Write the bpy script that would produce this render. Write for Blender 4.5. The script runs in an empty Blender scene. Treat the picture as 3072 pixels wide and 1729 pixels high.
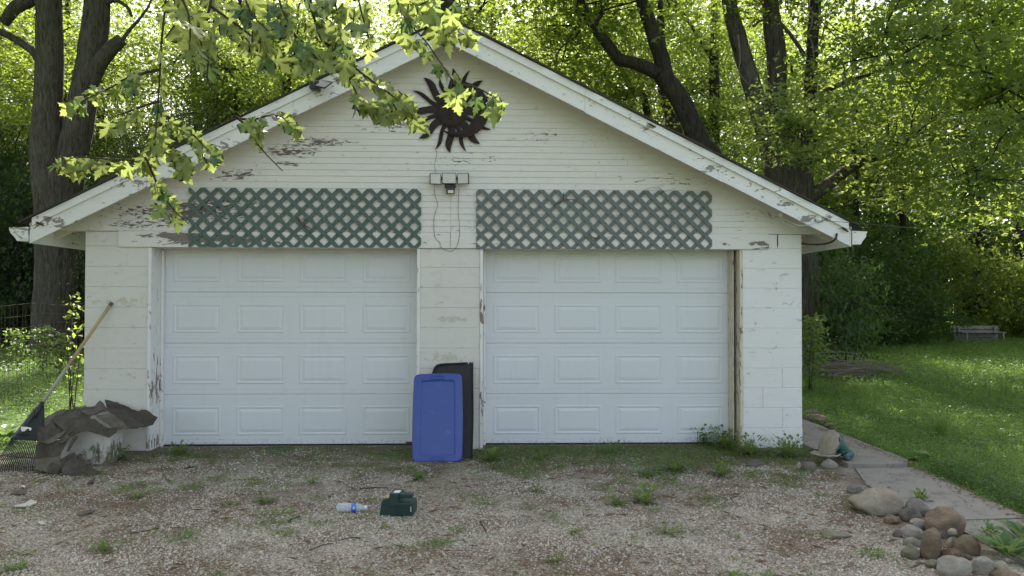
import bpy, bmesh, math, random
import numpy as np
from mathutils import Vector, Matrix, noise as mnoise

R = math.radians
scene = bpy.context.scene
COL = scene.collection

# ------------------------------------------------------------------ camera
F_PX, CAM_Y, CAM_Z = 2277.0, -7.75, 1.5
YAW, PITCH, ROLL = R(1.8), R(1.05), R(0.1)
_f = Vector((math.sin(YAW) * math.cos(PITCH), math.cos(YAW) * math.cos(PITCH), math.sin(PITCH)))
_r0 = Vector((math.cos(YAW), -math.sin(YAW), 0.0))
_u0 = _r0.cross(_f)
_r = math.cos(ROLL) * _r0 + math.sin(ROLL) * _u0
_u = -math.sin(ROLL) * _r0 + math.cos(ROLL) * _u0
CAM = Vector((0.0, CAM_Y, CAM_Z))
cam_data = bpy.data.cameras.new('camera')
cam = bpy.data.objects.new('camera', cam_data)
COL.objects.link(cam)
cam_data.sensor_width = 36.0
cam_data.lens = 36.0 * F_PX / 3072.0
cam_data.clip_end = 600.0
cam.matrix_world = Matrix(((_r.x, _u.x, -_f.x, CAM.x), (_r.y, _u.y, -_f.y, CAM.y), (_r.z, _u.z, -_f.z, CAM.z), (0, 0, 0, 1)))
scene.camera = cam

# ------------------------------------------------------------------ sky and sun
SUN_EL, SUN_AZ = R(46), R(-8)          # the sun stands behind the garage, a little to the left
world = bpy.data.worlds.new('World')
scene.world = world
world.use_nodes = True
wn = world.node_tree
sky = wn.nodes.new('ShaderNodeTexSky')
sky.sky_type = 'NISHITA'
sky.sun_disc = False
sky.sun_elevation = SUN_EL
sky.sun_rotation = SUN_AZ
sky.dust_density = 3.0
sky.ozone_density = 0.6
hsv = wn.nodes.new('ShaderNodeHueSaturation')   # thin summer haze: a paler blue all over
hsv.inputs['Saturation'].default_value = 0.55
wn.links.new(sky.outputs[0], hsv.inputs['Color'])
wn.links.new(hsv.outputs[0], wn.nodes['Background'].inputs[0])
wn.nodes['Background'].inputs[1].default_value = 0.13
sun_data = bpy.data.lights.new('sun', 'SUN')
sun_data.energy = 5.0
sun_data.angle = R(0.5)
sun_data.color = (1.0, 0.95, 0.86)
sun = bpy.data.objects.new('sun', sun_data)
COL.objects.link(sun)
_sd = Vector((math.sin(SUN_AZ) * math.cos(SUN_EL), math.cos(SUN_AZ) * math.cos(SUN_EL), math.sin(SUN_EL)))
sun.rotation_euler = _sd.to_track_quat('Z', 'Y').to_euler()
sun.location = (-5, 40, 40)
vs = scene.view_settings
vs.view_transform = 'Standard'
vs.look = 'None'
vs.exposure = 1.6
vs.gamma = 1.0
scene.cycles.max_bounces = 8
scene.cycles.diffuse_bounces = 4
scene.cycles.transmission_bounces = 6
scene.cycles.transparent_max_bounces = 8
scene.cycles.sample_clamp_indirect = 6.0
scene.cycles.use_denoising = True

# ------------------------------------------------------------------ helpers
def at(px, py, Y):
    """the point of the place that lies on the plane y = Y and is seen at photo pixel (px, py)"""
    d = _f + (px - 1536.0) / F_PX * _r + (864.5 - py) / F_PX * _u
    return CAM + d * ((Y - CAM.y) / d.y)

def gr(px, py, z=0.0):
    """the point of the ground (height z) seen at photo pixel (px, py)"""
    d = _f + (px - 1536.0) / F_PX * _r + (864.5 - py) / F_PX * _u
    return CAM + d * ((z - CAM.z) / d.z)

K = 3072.0 / 2576.0
rng = random.Random(7)
nr = np.random.default_rng(11)

def wloc(o):
    v = Vector((0, 0, 0))
    while o is not None:
        v = v + o.location
        o = o.parent
    return v

def tag(o, label=None, cat=None, group=None, kind=None):
    if label: o['label'] = label
    if cat: o['category'] = cat
    if group: o['group'] = group
    if kind: o['kind'] = kind
    return o

def thing(name, loc, label=None, cat=None, group=None):
    o = bpy.data.objects.new(name, None)
    o.empty_display_size = 0.1
    o.location = loc
    COL.objects.link(o)
    return tag(o, label, cat, group)

def link(name, me, parent=None, loc=None, rot=None, scale=None):
    """an object for mesh data; loc is in world space"""
    o = bpy.data.objects.new(name, me)
    COL.objects.link(o)
    base = Vector((0, 0, 0))
    if parent is not None:
        o.parent = parent
        base = wloc(parent)
    if loc is not None: o.location = Vector(loc) - base
    else: o.location = -base if parent is not None else base
    if rot is not None: o.rotation_euler = rot
    if scale is not None: o.scale = scale
    return o

def mesh(name, V, F, m=None, smooth=False):
    me = bpy.data.meshes.new(name)
    me.from_pydata([tuple(v) for v in V], [], [tuple(f) for f in F])
    if m is not None: me.materials.append(m)
    if smooth: me.polygons.foreach_set('use_smooth', [True] * len(me.polygons))
    me.update()
    return me

def part(name, V, F, m, parent=None, smooth=False, local=False):
    """a mesh object; V in world space (or in the parent's own space with local=True). Its origin is put at its middle."""
    V = [Vector(v) for v in V]
    c = sum(V, Vector((0, 0, 0))) / len(V)
    me = mesh(name, [v - c for v in V], F, m, smooth)
    o = bpy.data.objects.new(name, me)
    COL.objects.link(o)
    if parent is not None:
        o.parent = parent
        o.location = c if local else c - wloc(parent)
    else:
        o.location = c
    return o

def npmesh(name, V, F, m, tint=None, smooth=False):
    """fast mesh from numpy: V (n,3), F (m,k)"""
    me = bpy.data.meshes.new(name)
    n, (mf, k) = len(V), F.shape
    me.vertices.add(n); me.vertices.foreach_set('co', np.ascontiguousarray(V, dtype=np.float32).ravel())
    me.loops.add(mf * k); me.loops.foreach_set('vertex_index', np.ascontiguousarray(F, dtype=np.int32).ravel())
    me.polygons.add(mf); me.polygons.foreach_set('loop_start', np.arange(0, mf * k, k, dtype=np.int32))
    me.polygons.foreach_set('loop_total', np.full(mf, k, dtype=np.int32))
    if smooth: me.polygons.foreach_set('use_smooth', np.ones(mf, dtype=bool))
    if tint is not None:
        a = me.attributes.new('tint', 'FLOAT', 'FACE')
        a.data.foreach_set('value', np.ascontiguousarray(tint, dtype=np.float32))
    me.materials.append(m)
    me.update(calc_edges=True)
    return me

def box_vf(x0, x1, y0, y1, z0, z1):
    V = [(x0, y0, z0), (x1, y0, z0), (x1, y1, z0), (x0, y1, z0), (x0, y0, z1), (x1, y0, z1), (x1, y1, z1), (x0, y1, z1)]
    F = [(0, 3, 2, 1), (4, 5, 6, 7), (0, 1, 5, 4), (1, 2, 6, 5), (2, 3, 7, 6), (3, 0, 4, 7)]
    return V, F

def bevel_vf(V, F, w, seg=1):
    bm = bmesh.new()
    vs_ = [bm.verts.new(v) for v in V]
    for f in F: bm.faces.new([vs_[i] for i in f])
    bmesh.ops.bevel(bm, geom=bm.edges[:], offset=w, segments=seg, profile=0.5, affect='EDGES')
    bm.verts.index_update()
    out = [v.co.copy() for v in bm.verts], [[v.index for v in f.verts] for f in bm.faces]
    bm.free()
    return out

def box(name, x0, x1, y0, y1, z0, z1, m, parent=None, bev=0.0, seg=1, local=False, smooth=False):
    V, F = box_vf(x0, x1, y0, y1, z0, z1)
    if bev: V, F = bevel_vf(V, F, bev, seg)
    return part(name, V, F, m, parent, smooth, local)

def tube_vf(pts, rad, n=8, cap=True, jit=0.0):
    pts = [Vector(p) for p in pts]
    if not hasattr(rad, '__len__'): rad = [rad] * len(pts)
    V, F = [], []
    prev = None
    for i, p in enumerate(pts):
        t = (pts[min(i + 1, len(pts) - 1)] - pts[max(i - 1, 0)])
        t = t.normalized() if t.length > 1e-9 else Vector((0, 0, 1))
        if prev is None:
            a = Vector((0, 0, 1)) if abs(t.z) < 0.9 else Vector((1, 0, 0))
            u = t.cross(a).normalized()
        else:
            u = (prev - t * prev.dot(t)).normalized()
        prev = u
        w = t.cross(u)
        for k in range(n):
            a = 2 * math.pi * k / n
            rr = rad[i] * (1 + (rng.uniform(-jit, jit) if jit else 0))
            V.append(p + u * (math.cos(a) * rr) + w * (math.sin(a) * rr))
    for i in range(len(pts) - 1):
        for k in range(n):
            F.append((i * n + k, i * n + (k + 1) % n, (i + 1) * n + (k + 1) % n, (i + 1) * n + k))
    if cap:
        F.append(tuple(range(n - 1, -1, -1)))
        F.append(tuple((len(pts) - 1) * n + k for k in range(n)))
    return V, F

def smooth_path(pts, sub=4):
    """Catmull-Rom through the points"""
    P = [Vector(p) for p in pts]
    if len(P) < 3: return P
    P = [P[0] * 2 - P[1]] + P + [P[-1] * 2 - P[-2]]
    out = []
    for i in range(1, len(P) - 2):
        for s in range(sub):
            t = s / sub
            a, b, c, d = P[i - 1], P[i], P[i + 1], P[i + 2]
            out.append(0.5 * ((2 * b) + (c - a) * t + (2 * a - 5 * b + 4 * c - d) * t * t + (3 * b - a - 3 * c + d) * t ** 3))
    out.append(P[-2])
    return out

def lerp_list(vals, n):
    return [float(np.interp(i * (len(vals) - 1) / (n - 1), range(len(vals)), vals)) for i in range(n)]

def join_vf(*vfs):
    V, F = [], []
    for v, f in vfs:
        o = len(V)
        V += list(v)
        F += [tuple(i + o for i in ff) for ff in f]
    return V, F

def lathe_vf(prof, n=20, c=(0, 0, 0)):
    V, F = [], []
    for r_, z in prof:
        for k in range(n):
            a = 2 * math.pi * k / n
            V.append((c[0] + r_ * math.cos(a), c[1] + r_ * math.sin(a), c[2] + z))
    for i in range(len(prof) - 1):
        for k in range(n):
            F.append((i * n + k, i * n + (k + 1) % n, (i + 1) * n + (k + 1) % n, (i + 1) * n + k))
    return V, F

def prism_vf(poly, fwd, thick):
    """a planar polygon (3-D points) given thickness along fwd"""
    fwd = Vector(fwd).normalized() * thick
    P = [Vector(p) for p in poly]
    n = len(P)
    V = P + [p + fwd for p in P]
    F = [tuple(range(n)), tuple(range(2 * n - 1, n - 1, -1))]
    for i in range(n): F.append((i, i + n, (i + 1) % n + n, (i + 1) % n))
    return V, F
# ------------------------------------------------------------------ materials
class NT:
    def __init__(self, name):
        self.m = bpy.data.materials.new(name)
        self.m.use_nodes = True
        self.t = self.m.node_tree
        self.b = self.t.nodes['Principled BSDF']
        self.out = self.t.nodes['Material Output']
    def n(self, typ, ins=None, **props):
        nd = self.t.nodes.new('ShaderNode' + typ)
        for k, v in props.items(): setattr(nd, k, v)
        for k, v in (ins or {}).items():
            s = nd.inputs[k]
            if isinstance(v, bpy.types.NodeSocket): self.t.links.new(v, s)
            else:
                if s.type == 'RGBA' and len(v) == 3: v = (*v, 1.0)
                s.default_value = v
        return nd
    def pos(self):
        return self.n('NewGeometry').outputs['Position']
    def obj(self):
        return self.n('TexCoord').outputs['Object']
    def vmul(self, v, s):
        return self.n('VectorMath', {0: v, 1: s}, operation='MULTIPLY').outputs[0]
    def math(self, op, a, b=0.0, c=0.0, clamp=False):
        return self.n('Math', {0: a, 1: b, 2: c}, operation=op, use_clamp=clamp).outputs[0]
    def noise(self, v, scale, detail=4.0, rough=0.55, dist=0.0, out='Fac'):
        return self.n('TexNoise', {'Vector': v, 'Scale': scale, 'Detail': detail, 'Roughness': rough, 'Distortion': dist}).outputs[out]
    def ramp(self, f, stops):
        nd = self.n('ValToRGB', {'Fac': f})
        e = nd.color_ramp.elements
        while len(e) < len(stops): e.new(0.5)
        for i, (p, c) in enumerate(stops):
            e[i].position = p
            e[i].color = (*c, 1.0) if len(c) == 3 else c
        return nd.outputs[0]
    def step(self, f, a, b):
        return self.n('MapRange', {'Value': f, 'From Min': a, 'From Max': b}, interpolation_type='SMOOTHSTEP').outputs[0]
    def mix(self, f, a, b, mode='MIX'):
        nd = self.n('Mix', data_type='RGBA', blend_type=mode)
        for s, v in ((nd.inputs['Factor'], f), (nd.inputs[6], a), (nd.inputs[7], b)):
            if isinstance(v, bpy.types.NodeSocket): self.t.links.new(v, s)
            else: s.default_value = (*v, 1.0) if hasattr(v, '__len__') and len(v) == 3 else v
        return nd.outputs[2]
    def bump(self, h, strength=0.3, dist=0.01):
        return self.n('Bump', {'Height': h, 'Strength': strength, 'Distance': dist}).outputs[0]
    def set(self, **kw):
        names = {'color': 'Base Color', 'rough': 'Roughness', 'normal': 'Normal', 'metal': 'Metallic', 'spec': 'Specular IOR Level', 'trans': 'Transmission Weight', 'ior': 'IOR', 'alpha': 'Alpha'}
        for k, v in kw.items():
            s = self.b.inputs[names[k]]
            if isinstance(v, bpy.types.NodeSocket): self.t.links.new(v, s)
            else: s.default_value = (*v, 1.0) if hasattr(v, '__len__') and len(v) == 3 else v
        return self.m

def weathered(name, base, under, blobs=(), amt=0.0, stretch=(7, 7, 42), rough=0.62, grime=0.25, grimecol=(0.22, 0.19, 0.13), soft=0.02, thr=0.62):
    """house paint that has flaked off the wood below; blobs are the places (x, z, rx, rz, strength) where it has peeled most"""
    t = NT(name)
    p = t.pos()
    nz = t.noise(t.vmul(p, stretch), 1.0, 9.0, 0.66, 0.6)
    acc = amt
    for (x, z, rx, rz, s) in blobs:
        d = t.n('VectorMath', {0: p, 1: (x, 0, z)}, operation='SUBTRACT').outputs[0]
        d = t.vmul(d, (1.0 / rx, 0.0, 1.0 / rz))
        ln = t.n('VectorMath', {0: d}, operation='LENGTH').outputs['Value']
        w = t.n('MapRange', {'Value': ln, 'From Min': 0.2, 'From Max': 1.0, 'To Min': s, 'To Max': 0.0}).outputs[0]
        acc = t.math('ADD', w, acc)
    flake = t.step(t.math('ADD', nz, acc), thr, thr + soft)
    tone = t.noise(t.vmul(p, (1.3, 1.3, 2.2)), 1.0, 3.0, 0.6)
    dirt = t.step(t.noise(t.vmul(p, (5, 5, 16)), 1.0, 6.0, 0.7), 0.48, 0.8)
    col = t.mix(t.math('MULTIPLY', tone, 0.16), base, [c * 0.82 for c in base])
    col = t.mix(t.math('MULTIPLY', dirt, grime), col, grimecol)
    wood = t.mix(t.noise(t.vmul(p, (9, 9, 120)), 1.0, 4.0), [c * 0.6 for c in under], [c * 1.5 for c in under])
    col = t.mix(flake, col, wood)
    fine = t.noise(t.vmul(p, (20, 20, 90)), 1.0, 5.0, 0.6)
    h = t.math('ADD', t.math('MULTIPLY', flake, -0.8), t.math('MULTIPLY', fine, 0.3))
    return t.set(color=col, rough=t.math('ADD', t.math('MULTIPLY', flake, 0.3), rough), normal=t.bump(h, 0.5, 0.004))

def plain(name, col, rough=0.5, var=0.25, scale=8.0, bump=0.15, metal=0.0, spec=0.5, dust=0.0, dustcol=(0.35, 0.32, 0.27), obj=False):
    t = NT(name)
    p = t.obj() if obj else t.pos()
    nz = t.noise(p, scale, 6.0, 0.62)
    c = t.mix(nz, [v * (1 - var) for v in col], [min(1, v * (1 + var)) for v in col])
    if dust:
        d = t.step(t.noise(p, scale * 2.3, 8.0, 0.7), 0.55, 0.75)
        c = t.mix(t.math('MULTIPLY', d, dust), c, dustcol)
    return t.set(color=c, rough=rough, metal=metal, spec=spec, normal=t.bump(t.noise(p, scale * 9, 4.0, 0.6), bump, 0.003))

MAT = {}
# siding: pale cream paint, peeled to dark brown wood mostly on the left
_bl = [(-2.02, 3.02, 0.46, 0.09, 0.20), (-2.55, 2.78, 0.36, 0.10, 0.18), (-1.72, 3.12, 0.5, 0.07, 0.2), (-2.05, 2.9, 0.25, 0.04, 0.18),
       (-3.35, 2.40, 0.8, 0.12, 0.17), (-3.55, 2.27, 0.6, 0.07, 0.17), (-3.15, 2.33, 0.2, 0.06, 0.2), (-2.9, 2.45, 0.5, 0.2, 0.14), (-2.4, 2.45, 0.5, 0.2, 0.1),
       (-0.95, 3.3, 0.5, 0.12, 0.12), (-0.2, 2.95, 0.5, 0.1, 0.1), (0.55, 3.2, 0.4, 0.1, 0.1), (-0.25, 2.2, 0.5, 0.18, 0.09), (1.9, 2.75, 0.8, 0.1, 0.08), (2.9, 2.4, 0.5, 0.1, 0.1)]
MAT['siding'] = weathered('siding_paint', (0.73, 0.715, 0.66), (0.155, 0.13, 0.115), _bl, -0.025, (13, 13, 52), 0.6, 0.14, soft=0.04)
MAT['header'] = weathered('header_paint', (0.75, 0.735, 0.68), (0.2, 0.175, 0.155), [(-2.95, 2.12, 0.5, 0.085, 0.26), (-3.2, 2.17, 0.5, 0.04, 0.2), (-2.45, 2.12, 0.4, 0.07, 0.2), (2.8, 2.1, 0.3, 0.06, 0.14)], 0.0, (6, 6, 26), 0.6, 0.16)
MAT['rakeboard'] = weathered('rake_board_paint', (0.78, 0.78, 0.75), (0.26, 0.235, 0.21), [(-4.2, 2.25, 0.3, 0.1, 0.13), (-3.2, 2.66, 0.6, 0.12, 0.13), (-2.55, 2.98, 0.35, 0.1, 0.11), (-2.0, 3.28, 0.3, 0.09, 0.17), (-1.3, 3.68, 0.4, 0.1, 0.15),
                                           (2.22, 2.82, 0.14, 0.06, 0.17), (2.95, 2.48, 0.16, 0.06, 0.2), (3.25, 2.33, 0.25, 0.08, 0.14), (1.55, 3.22, 0.12, 0.04, 0.2), (-0.45, 4.1, 0.3, 0.1, 0.16)], 0.0, (11, 11, 22), 0.55, 0.18)
MAT['block'] = weathered('block_paint', (0.70, 0.685, 0.63), (0.56, 0.53, 0.44), [(-3.62, 1.50, 0.3, 0.07, 0.16), (-3.95, 1.49, 0.08, 0.05, 0.18), (-3.65, 0.75, 0.2, 0.06, 0.12), (-0.3, 1.31, 0.3, 0.06, 0.15), (-0.4, 0.93, 0.3, 0.1, 0.14)], 0.0, (9, 9, 13), 0.55, 0.2, (0.25, 0.23, 0.17))
MAT['block_right'] = weathered('right_block_paint', (0.78, 0.78, 0.755), (0.55, 0.53, 0.48), [(2.8, 0.05, 0.4, 0.1, 0.05)], 0.0, (9, 9, 13), 0.55, 0.16, (0.25, 0.24, 0.19))
MAT['mortar'] = plain('mortar_paint', (0.62, 0.59, 0.52), 0.8, 0.2, 20, 0.4)
MAT['jamb'] = weathered('jamb_paint', (0.80, 0.79, 0.76), (0.24, 0.19, 0.15), [(-3.4, 0.62, 0.06, 0.28, 0.13), (-3.4, 0.08, 0.06, 0.12, 0.13), (-0.08, 1.4, 0.06, 0.2, 0.2), (-0.08, 0.5, 0.06, 0.2, 0.15)], 0.0, (30, 30, 9), 0.5, 0.16)
MAT['jamb_cream'] = weathered('cream_jamb_paint', (0.66, 0.60, 0.47), (0.2, 0.15, 0.1), [(2.6, 1.2, 0.06, 1.2, 0.06)], 0.02, (40, 40, 8), 0.55, 0.35)

def door_material():
    t = NT('door_steel_paint')
    p = t.pos()
    grain = t.noise(t.vmul(p, (6, 6, 160)), 1.0, 4.0, 0.6)
    tone = t.noise(t.vmul(p, (0.9, 0.9, 1.4)), 1.0, 3.0)
    specks = t.step(t.noise(t.vmul(p, (60, 60, 60)), 1.0, 2.0, 0.5), 0.74, 0.8)
    c = t.mix(tone, (0.665, 0.695, 0.705), (0.72, 0.75, 0.765))
    c = t.mix(t.math('MULTIPLY', specks, 0.25), c, (0.3, 0.3, 0.26))
    streak = t.step(t.noise(t.vmul(p, (14, 14, 2.0)), 1.0, 5.0, 0.7), 0.5, 0.8)
    c = t.mix(t.math('MULTIPLY', streak, 0.13), c, (0.45, 0.46, 0.40))
    zz = t.n('SeparateXYZ', {'Vector': p}).outputs['Z']
    splash = t.step(t.math('SUBTRACT', t.noise(t.vmul(p, (30, 30, 24)), 1.0, 8.0, 0.75), t.math('MULTIPLY', zz, 1.6)), 0.42, 0.62)
    c = t.mix(t.math('MULTIPLY', splash, 0.55), c, (0.24, 0.22, 0.17))
    return t.set(color=c, rough=0.42, normal=t.bump(t.math('ADD', grain, t.math('MULTIPLY', tone, 3.0)), 0.12, 0.003))
MAT['door'] = door_material()
MAT['rubber'] = plain('seal_rubber', (0.02, 0.02, 0.025), 0.7, 0.2, 20)
MAT['redseal'] = plain('red_latch', (0.16, 0.03, 0.02), 0.6, 0.2, 20)

def lattice_material(name, a, b):
    t = NT(name)
    p = t.pos()
    nz = t.noise(t.vmul(p, (3, 3, 3)), 1.0, 5.0, 0.7)
    sc = t.step(t.noise(t.vmul(p, (26, 26, 26)), 1.0, 6.0, 0.75), 0.52, 0.72)
    c = t.mix(nz, a, b)
    c = t.mix(t.math('MULTIPLY', sc, 0.3), c, [v * 2.1 + 0.02 for v in b])
    return t.set(color=c, rough=0.7, normal=t.bump(t.noise(t.vmul(p, (60, 60, 60)), 1.0, 3.0), 0.25, 0.002))
MAT['lattice_green'] = lattice_material('lattice_green_paint', (0.058, 0.10, 0.08), (0.115, 0.165, 0.138))
MAT['lattice_grey'] = lattice_material('lattice_grey_green_paint', (0.098, 0.126, 0.115), (0.165, 0.195, 0.182))
MAT['rust'] = plain('rusted_iron', (0.035, 0.024, 0.021), 0.75, 0.5, 14, 0.5, 0.2)
MAT['black'] = plain('black_plastic', (0.014, 0.014, 0.016), 0.42, 0.3, 10, 0.1, dust=0.15)
MAT['rakeblack'] = plain('rake_black_plastic', (0.016, 0.019, 0.022), 0.45, 0.3, 10, 0.1, dust=0.35, dustcol=(0.12, 0.11, 0.09))
MAT['panelblack'] = plain('black_panel_plastic', (0.022, 0.022, 0.022), 0.7, 0.4, 5, 0.3, dust=0.3, dustcol=(0.09, 0.085, 0.075))
MAT['whiteplastic'] = plain('white_plastic', (0.75, 0.75, 0.72), 0.4, 0.1, 12, 0.1)
MAT['porcelain'] = plain('white_porcelain', (0.8, 0.79, 0.75), 0.25, 0.1, 20, 0.05, dust=0.3)
MAT['lens'] = plain('lamp_lens', (0.62, 0.61, 0.57), 0.35, 0.08, 40, 0.5)
MAT['wire'] = plain('black_cable', (0.012, 0.012, 0.012), 0.6, 0.2, 20)
MAT['whitecable'] = plain('pale_cable', (0.55, 0.54, 0.5), 0.5, 0.2, 20)
MAT['fencewire'] = plain('rusty_fence_wire', (0.12, 0.09, 0.07), 0.6, 0.4, 6, 0.2, 0.5)
MAT['gutter'] = weathered('gutter_enamel', (0.78, 0.78, 0.75), (0.28, 0.27, 0.22), [(-4.5, 2.2, 0.2, 0.12, 0.12)], 0.02, (18, 18, 30), 0.45, 0.45)
MAT['soffit'] = weathered('soffit_paint', (0.66, 0.62, 0.54), (0.2, 0.15, 0.1), [], 0.0, (12, 12, 12), 0.6, 0.25)
MAT['shingle'] = plain('roof_shingle', (0.045, 0.042, 0.038), 0.95, 0.5, 30, 0.9)
def scrap_material(name, a, b):
    t = NT(name)
    p = t.pos()
    n1 = t.noise(p, 7.0, 6.0, 0.7)
    n2 = t.noise(p, 160.0, 3.0, 0.6)
    c = t.mix(t.step(n1, 0.3, 0.7), a, b)
    c = t.mix(t.math('MULTIPLY', t.step(t.noise(p, 24, 6.0, 0.7), 0.55, 0.75), 0.35), c, (0.17, 0.15, 0.12))
    c = t.mix(t.math('MULTIPLY', n2, 0.5), c, [v * 0.5 for v in a])
    return t.set(color=c, rough=0.95, spec=0.2, normal=t.bump(t.math('ADD', n2, t.math('MULTIPLY', n1, 2.0)), 0.6, 0.004))
MAT['scrap'] = scrap_material('old_shingle', (0.062, 0.054, 0.043), (0.135, 0.118, 0.093))
MAT['scrap_back'] = scrap_material('old_shingle_back', (0.115, 0.10, 0.078), (0.20, 0.175, 0.14))

def blue_material():
    t = NT('blue_lid_plastic')
    p = t.pos()
    c = t.mix(t.noise(p, 5.0, 4.0), (0.03, 0.066, 0.28), (0.042, 0.086, 0.34))
    d = t.step(t.noise(t.vmul(p, (9, 9, 9)), 1.0, 9.0, 0.75), 0.59, 0.72)
    c = t.mix(t.math('MULTIPLY', d, 0.5), c, (0.28, 0.29, 0.32))
    sc = t.step(t.noise(t.vmul(p, (70, 70, 12)), 1.0, 3.0, 0.6), 0.68, 0.74)
    c = t.mix(t.math('MULTIPLY', sc, 0.3), c, (0.25, 0.32, 0.6))
    return t.set(color=c, rough=0.38, normal=t.bump(t.noise(p, 60, 4.0), 0.1, 0.002))
MAT['blue'] = blue_material()
MAT['green_plastic'] = plain('dark_green_plastic', (0.012, 0.042, 0.036), 0.42, 0.25, 12, 0.15, dust=0.25, dustcol=(0.1, 0.12, 0.11))
MAT['bottle_label'] = plain('blue_bottle_label', (0.03, 0.16, 0.62), 0.35, 0.3, 30, 0.05)
MAT['bottle_mark'] = plain('white_label_print', (0.75, 0.78, 0.85), 0.4, 0.05, 30, 0.05)
t = NT('clear_bottle_plastic'); t.set(color=(0.75, 0.8, 0.85), rough=0.15, spec=0.8)
_tr = t.n('BsdfTransparent', {'Color': (0.96, 0.97, 0.98)}); _mx = t.n('MixShader', {0: 0.28, 1: _tr.outputs[0], 2: t.b.outputs[0]}); t.t.links.new(_mx.outputs[0], t.out.inputs[0]); MAT['clear'] = t.m
MAT['handle'] = plain('yellowed_rake_handle', (0.42, 0.34, 0.17), 0.6, 0.3, 9, 0.2, dust=0.35, dustcol=(0.2, 0.18, 0.12))
MAT['handle_grey'] = plain('grey_rake_handle', (0.36, 0.34, 0.26), 0.6, 0.3, 9, 0.2, dust=0.35)
MAT['dropping'] = plain('dried_white_splash', (0.72, 0.7, 0.64), 0.8, 0.25, 30, 0.4)
MAT['drum'] = weathered('drum_white_paint', (0.62, 0.61, 0.56), (0.13, 0.13, 0.07), [(-3.6, 0.02, 0.5, 0.22, 0.26), (-3.62, 0.2, 0.08, 0.2, 0.16), (-3.47, 0.12, 0.05, 0.2, 0.16)], -0.02, (22, 22, 12), 0.75, 0.4, (0.2, 0.19, 0.12), 0.22)
MAT['concrete'] = None

def concrete_material():
    t = NT('path_concrete')
    p = t.pos()
    n1 = t.noise(p, 2.2, 6.0, 0.65); n2 = t.noise(p, 40.0, 5.0, 0.7)
    c = t.mix(n1, (0.21, 0.195, 0.165), (0.31, 0.29, 0.25))
    c = t.mix(t.math('MULTIPLY', t.step(n2, 0.5, 0.75), 0.4), c, (0.10, 0.092, 0.075))
    st = t.step(t.noise(p, 5.0, 7.0, 0.7), 0.5, 0.66)
    c = t.mix(t.math('MULTIPLY', st, 0.45), c, (0.11, 0.098, 0.075))
    return t.set(color=c, rough=0.92, spec=0.2, normal=t.bump(t.math('ADD', n2, t.noise(p, 140, 3.0)), 0.5, 0.004))
MAT['concrete'] = concrete_material()

def rock_material(name, a, b, speck=0.3):
    t = NT(name)
    p = t.pos()
    n1 = t.noise(p, 9.0, 7.0, 0.68, 0.4); n2 = t.noise(p, 120.0, 3.0, 0.6)
    c = t.mix(t.step(n1, 0.3, 0.7), a, b)
    c = t.mix(t.math('MULTIPLY', t.step(n2, 0.55, 0.7), speck), c, [v * 0.45 for v in a])
    m = t.step(t.noise(p, 17.0, 6.0, 0.7), 0.56, 0.75)
    c = t.mix(t.math('MULTIPLY', m, 0.35), c, (0.12, 0.115, 0.06))
    pale = t.step(t.noise(p, 31.0, 8.0, 0.75), 0.55, 0.7)
    c = t.mix(t.math('MULTIPLY', pale, 0.3), c, (0.36, 0.345, 0.31))
    return t.set(color=c, rough=0.88, spec=0.2, normal=t.bump(t.math('ADD', n1, t.math('MULTIPLY', n2, 0.4)), 0.9, 0.016))
ROCK = {
    'grey': rock_material('rock_grey', (0.15, 0.14, 0.12), (0.25, 0.23, 0.195)),
    'pale': rock_material('rock_pale', (0.21, 0.195, 0.155), (0.32, 0.295, 0.24)),
    'tan': rock_material('rock_tan', (0.26, 0.22, 0.15), (0.36, 0.325, 0.25)),
    'dark': rock_material('rock_dark', (0.11, 0.098, 0.082), (0.18, 0.16, 0.135)),
    'orange': rock_material('rock_orange', (0.15, 0.115, 0.08), (0.26, 0.195, 0.135)),
    'brown': rock_material('rock_brown', (0.12, 0.09, 0.058), (0.22, 0.17, 0.115)),
    'purple': rock_material('rock_purple', (0.14, 0.12, 0.105), (0.215, 0.19, 0.165)),
    'rusty': rock_material('rock_rusty', (0.10, 0.065, 0.045), (0.2, 0.14, 0.10)),
    'blue': rock_material('rock_blue', (0.17, 0.185, 0.175), (0.26, 0.265, 0.245)),
    'mossy': rock_material('rock_mossy', (0.15, 0.145, 0.09), (0.25, 0.235, 0.165)),
}

def bark_material(name, a, b, sc=1.0):
    t = NT(name)
    p = t.pos()
    n1 = t.noise(t.vmul(p, (16 * sc, 16 * sc, 2.2 * sc)), 1.0, 7.0, 0.7, 1.2)
    n2 = t.noise(p, 1.6, 3.0)
    c = t.mix(t.step(n1, 0.3, 0.68), a, b)
    c = t.mix(t.math('MULTIPLY', t.step(n2, 0.45, 0.75), 0.35), c, (0.10, 0.11, 0.07))
    return t.set(color=c, rough=0.95, spec=0.15, normal=t.bump(n1, 1.0, 0.05))
MAT['bark'] = bark_material('maple_bark', (0.035, 0.03, 0.024), (0.135, 0.118, 0.095))
MAT['bark_dark'] = bark_material('dark_bark', (0.02, 0.017, 0.014), (0.075, 0.065, 0.052))
MAT['twig'] = bark_material('twig_bark', (0.06, 0.05, 0.04), (0.14, 0.115, 0.09), 6.0)
MAT['deadwood'] = bark_material('dead_wood', (0.13, 0.105, 0.08), (0.33, 0.285, 0.23), 4.0)
MAT['benchwood'] = bark_material('weathered_bench_wood', (0.2, 0.2, 0.18), (0.38, 0.37, 0.34), 3.0)

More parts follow.
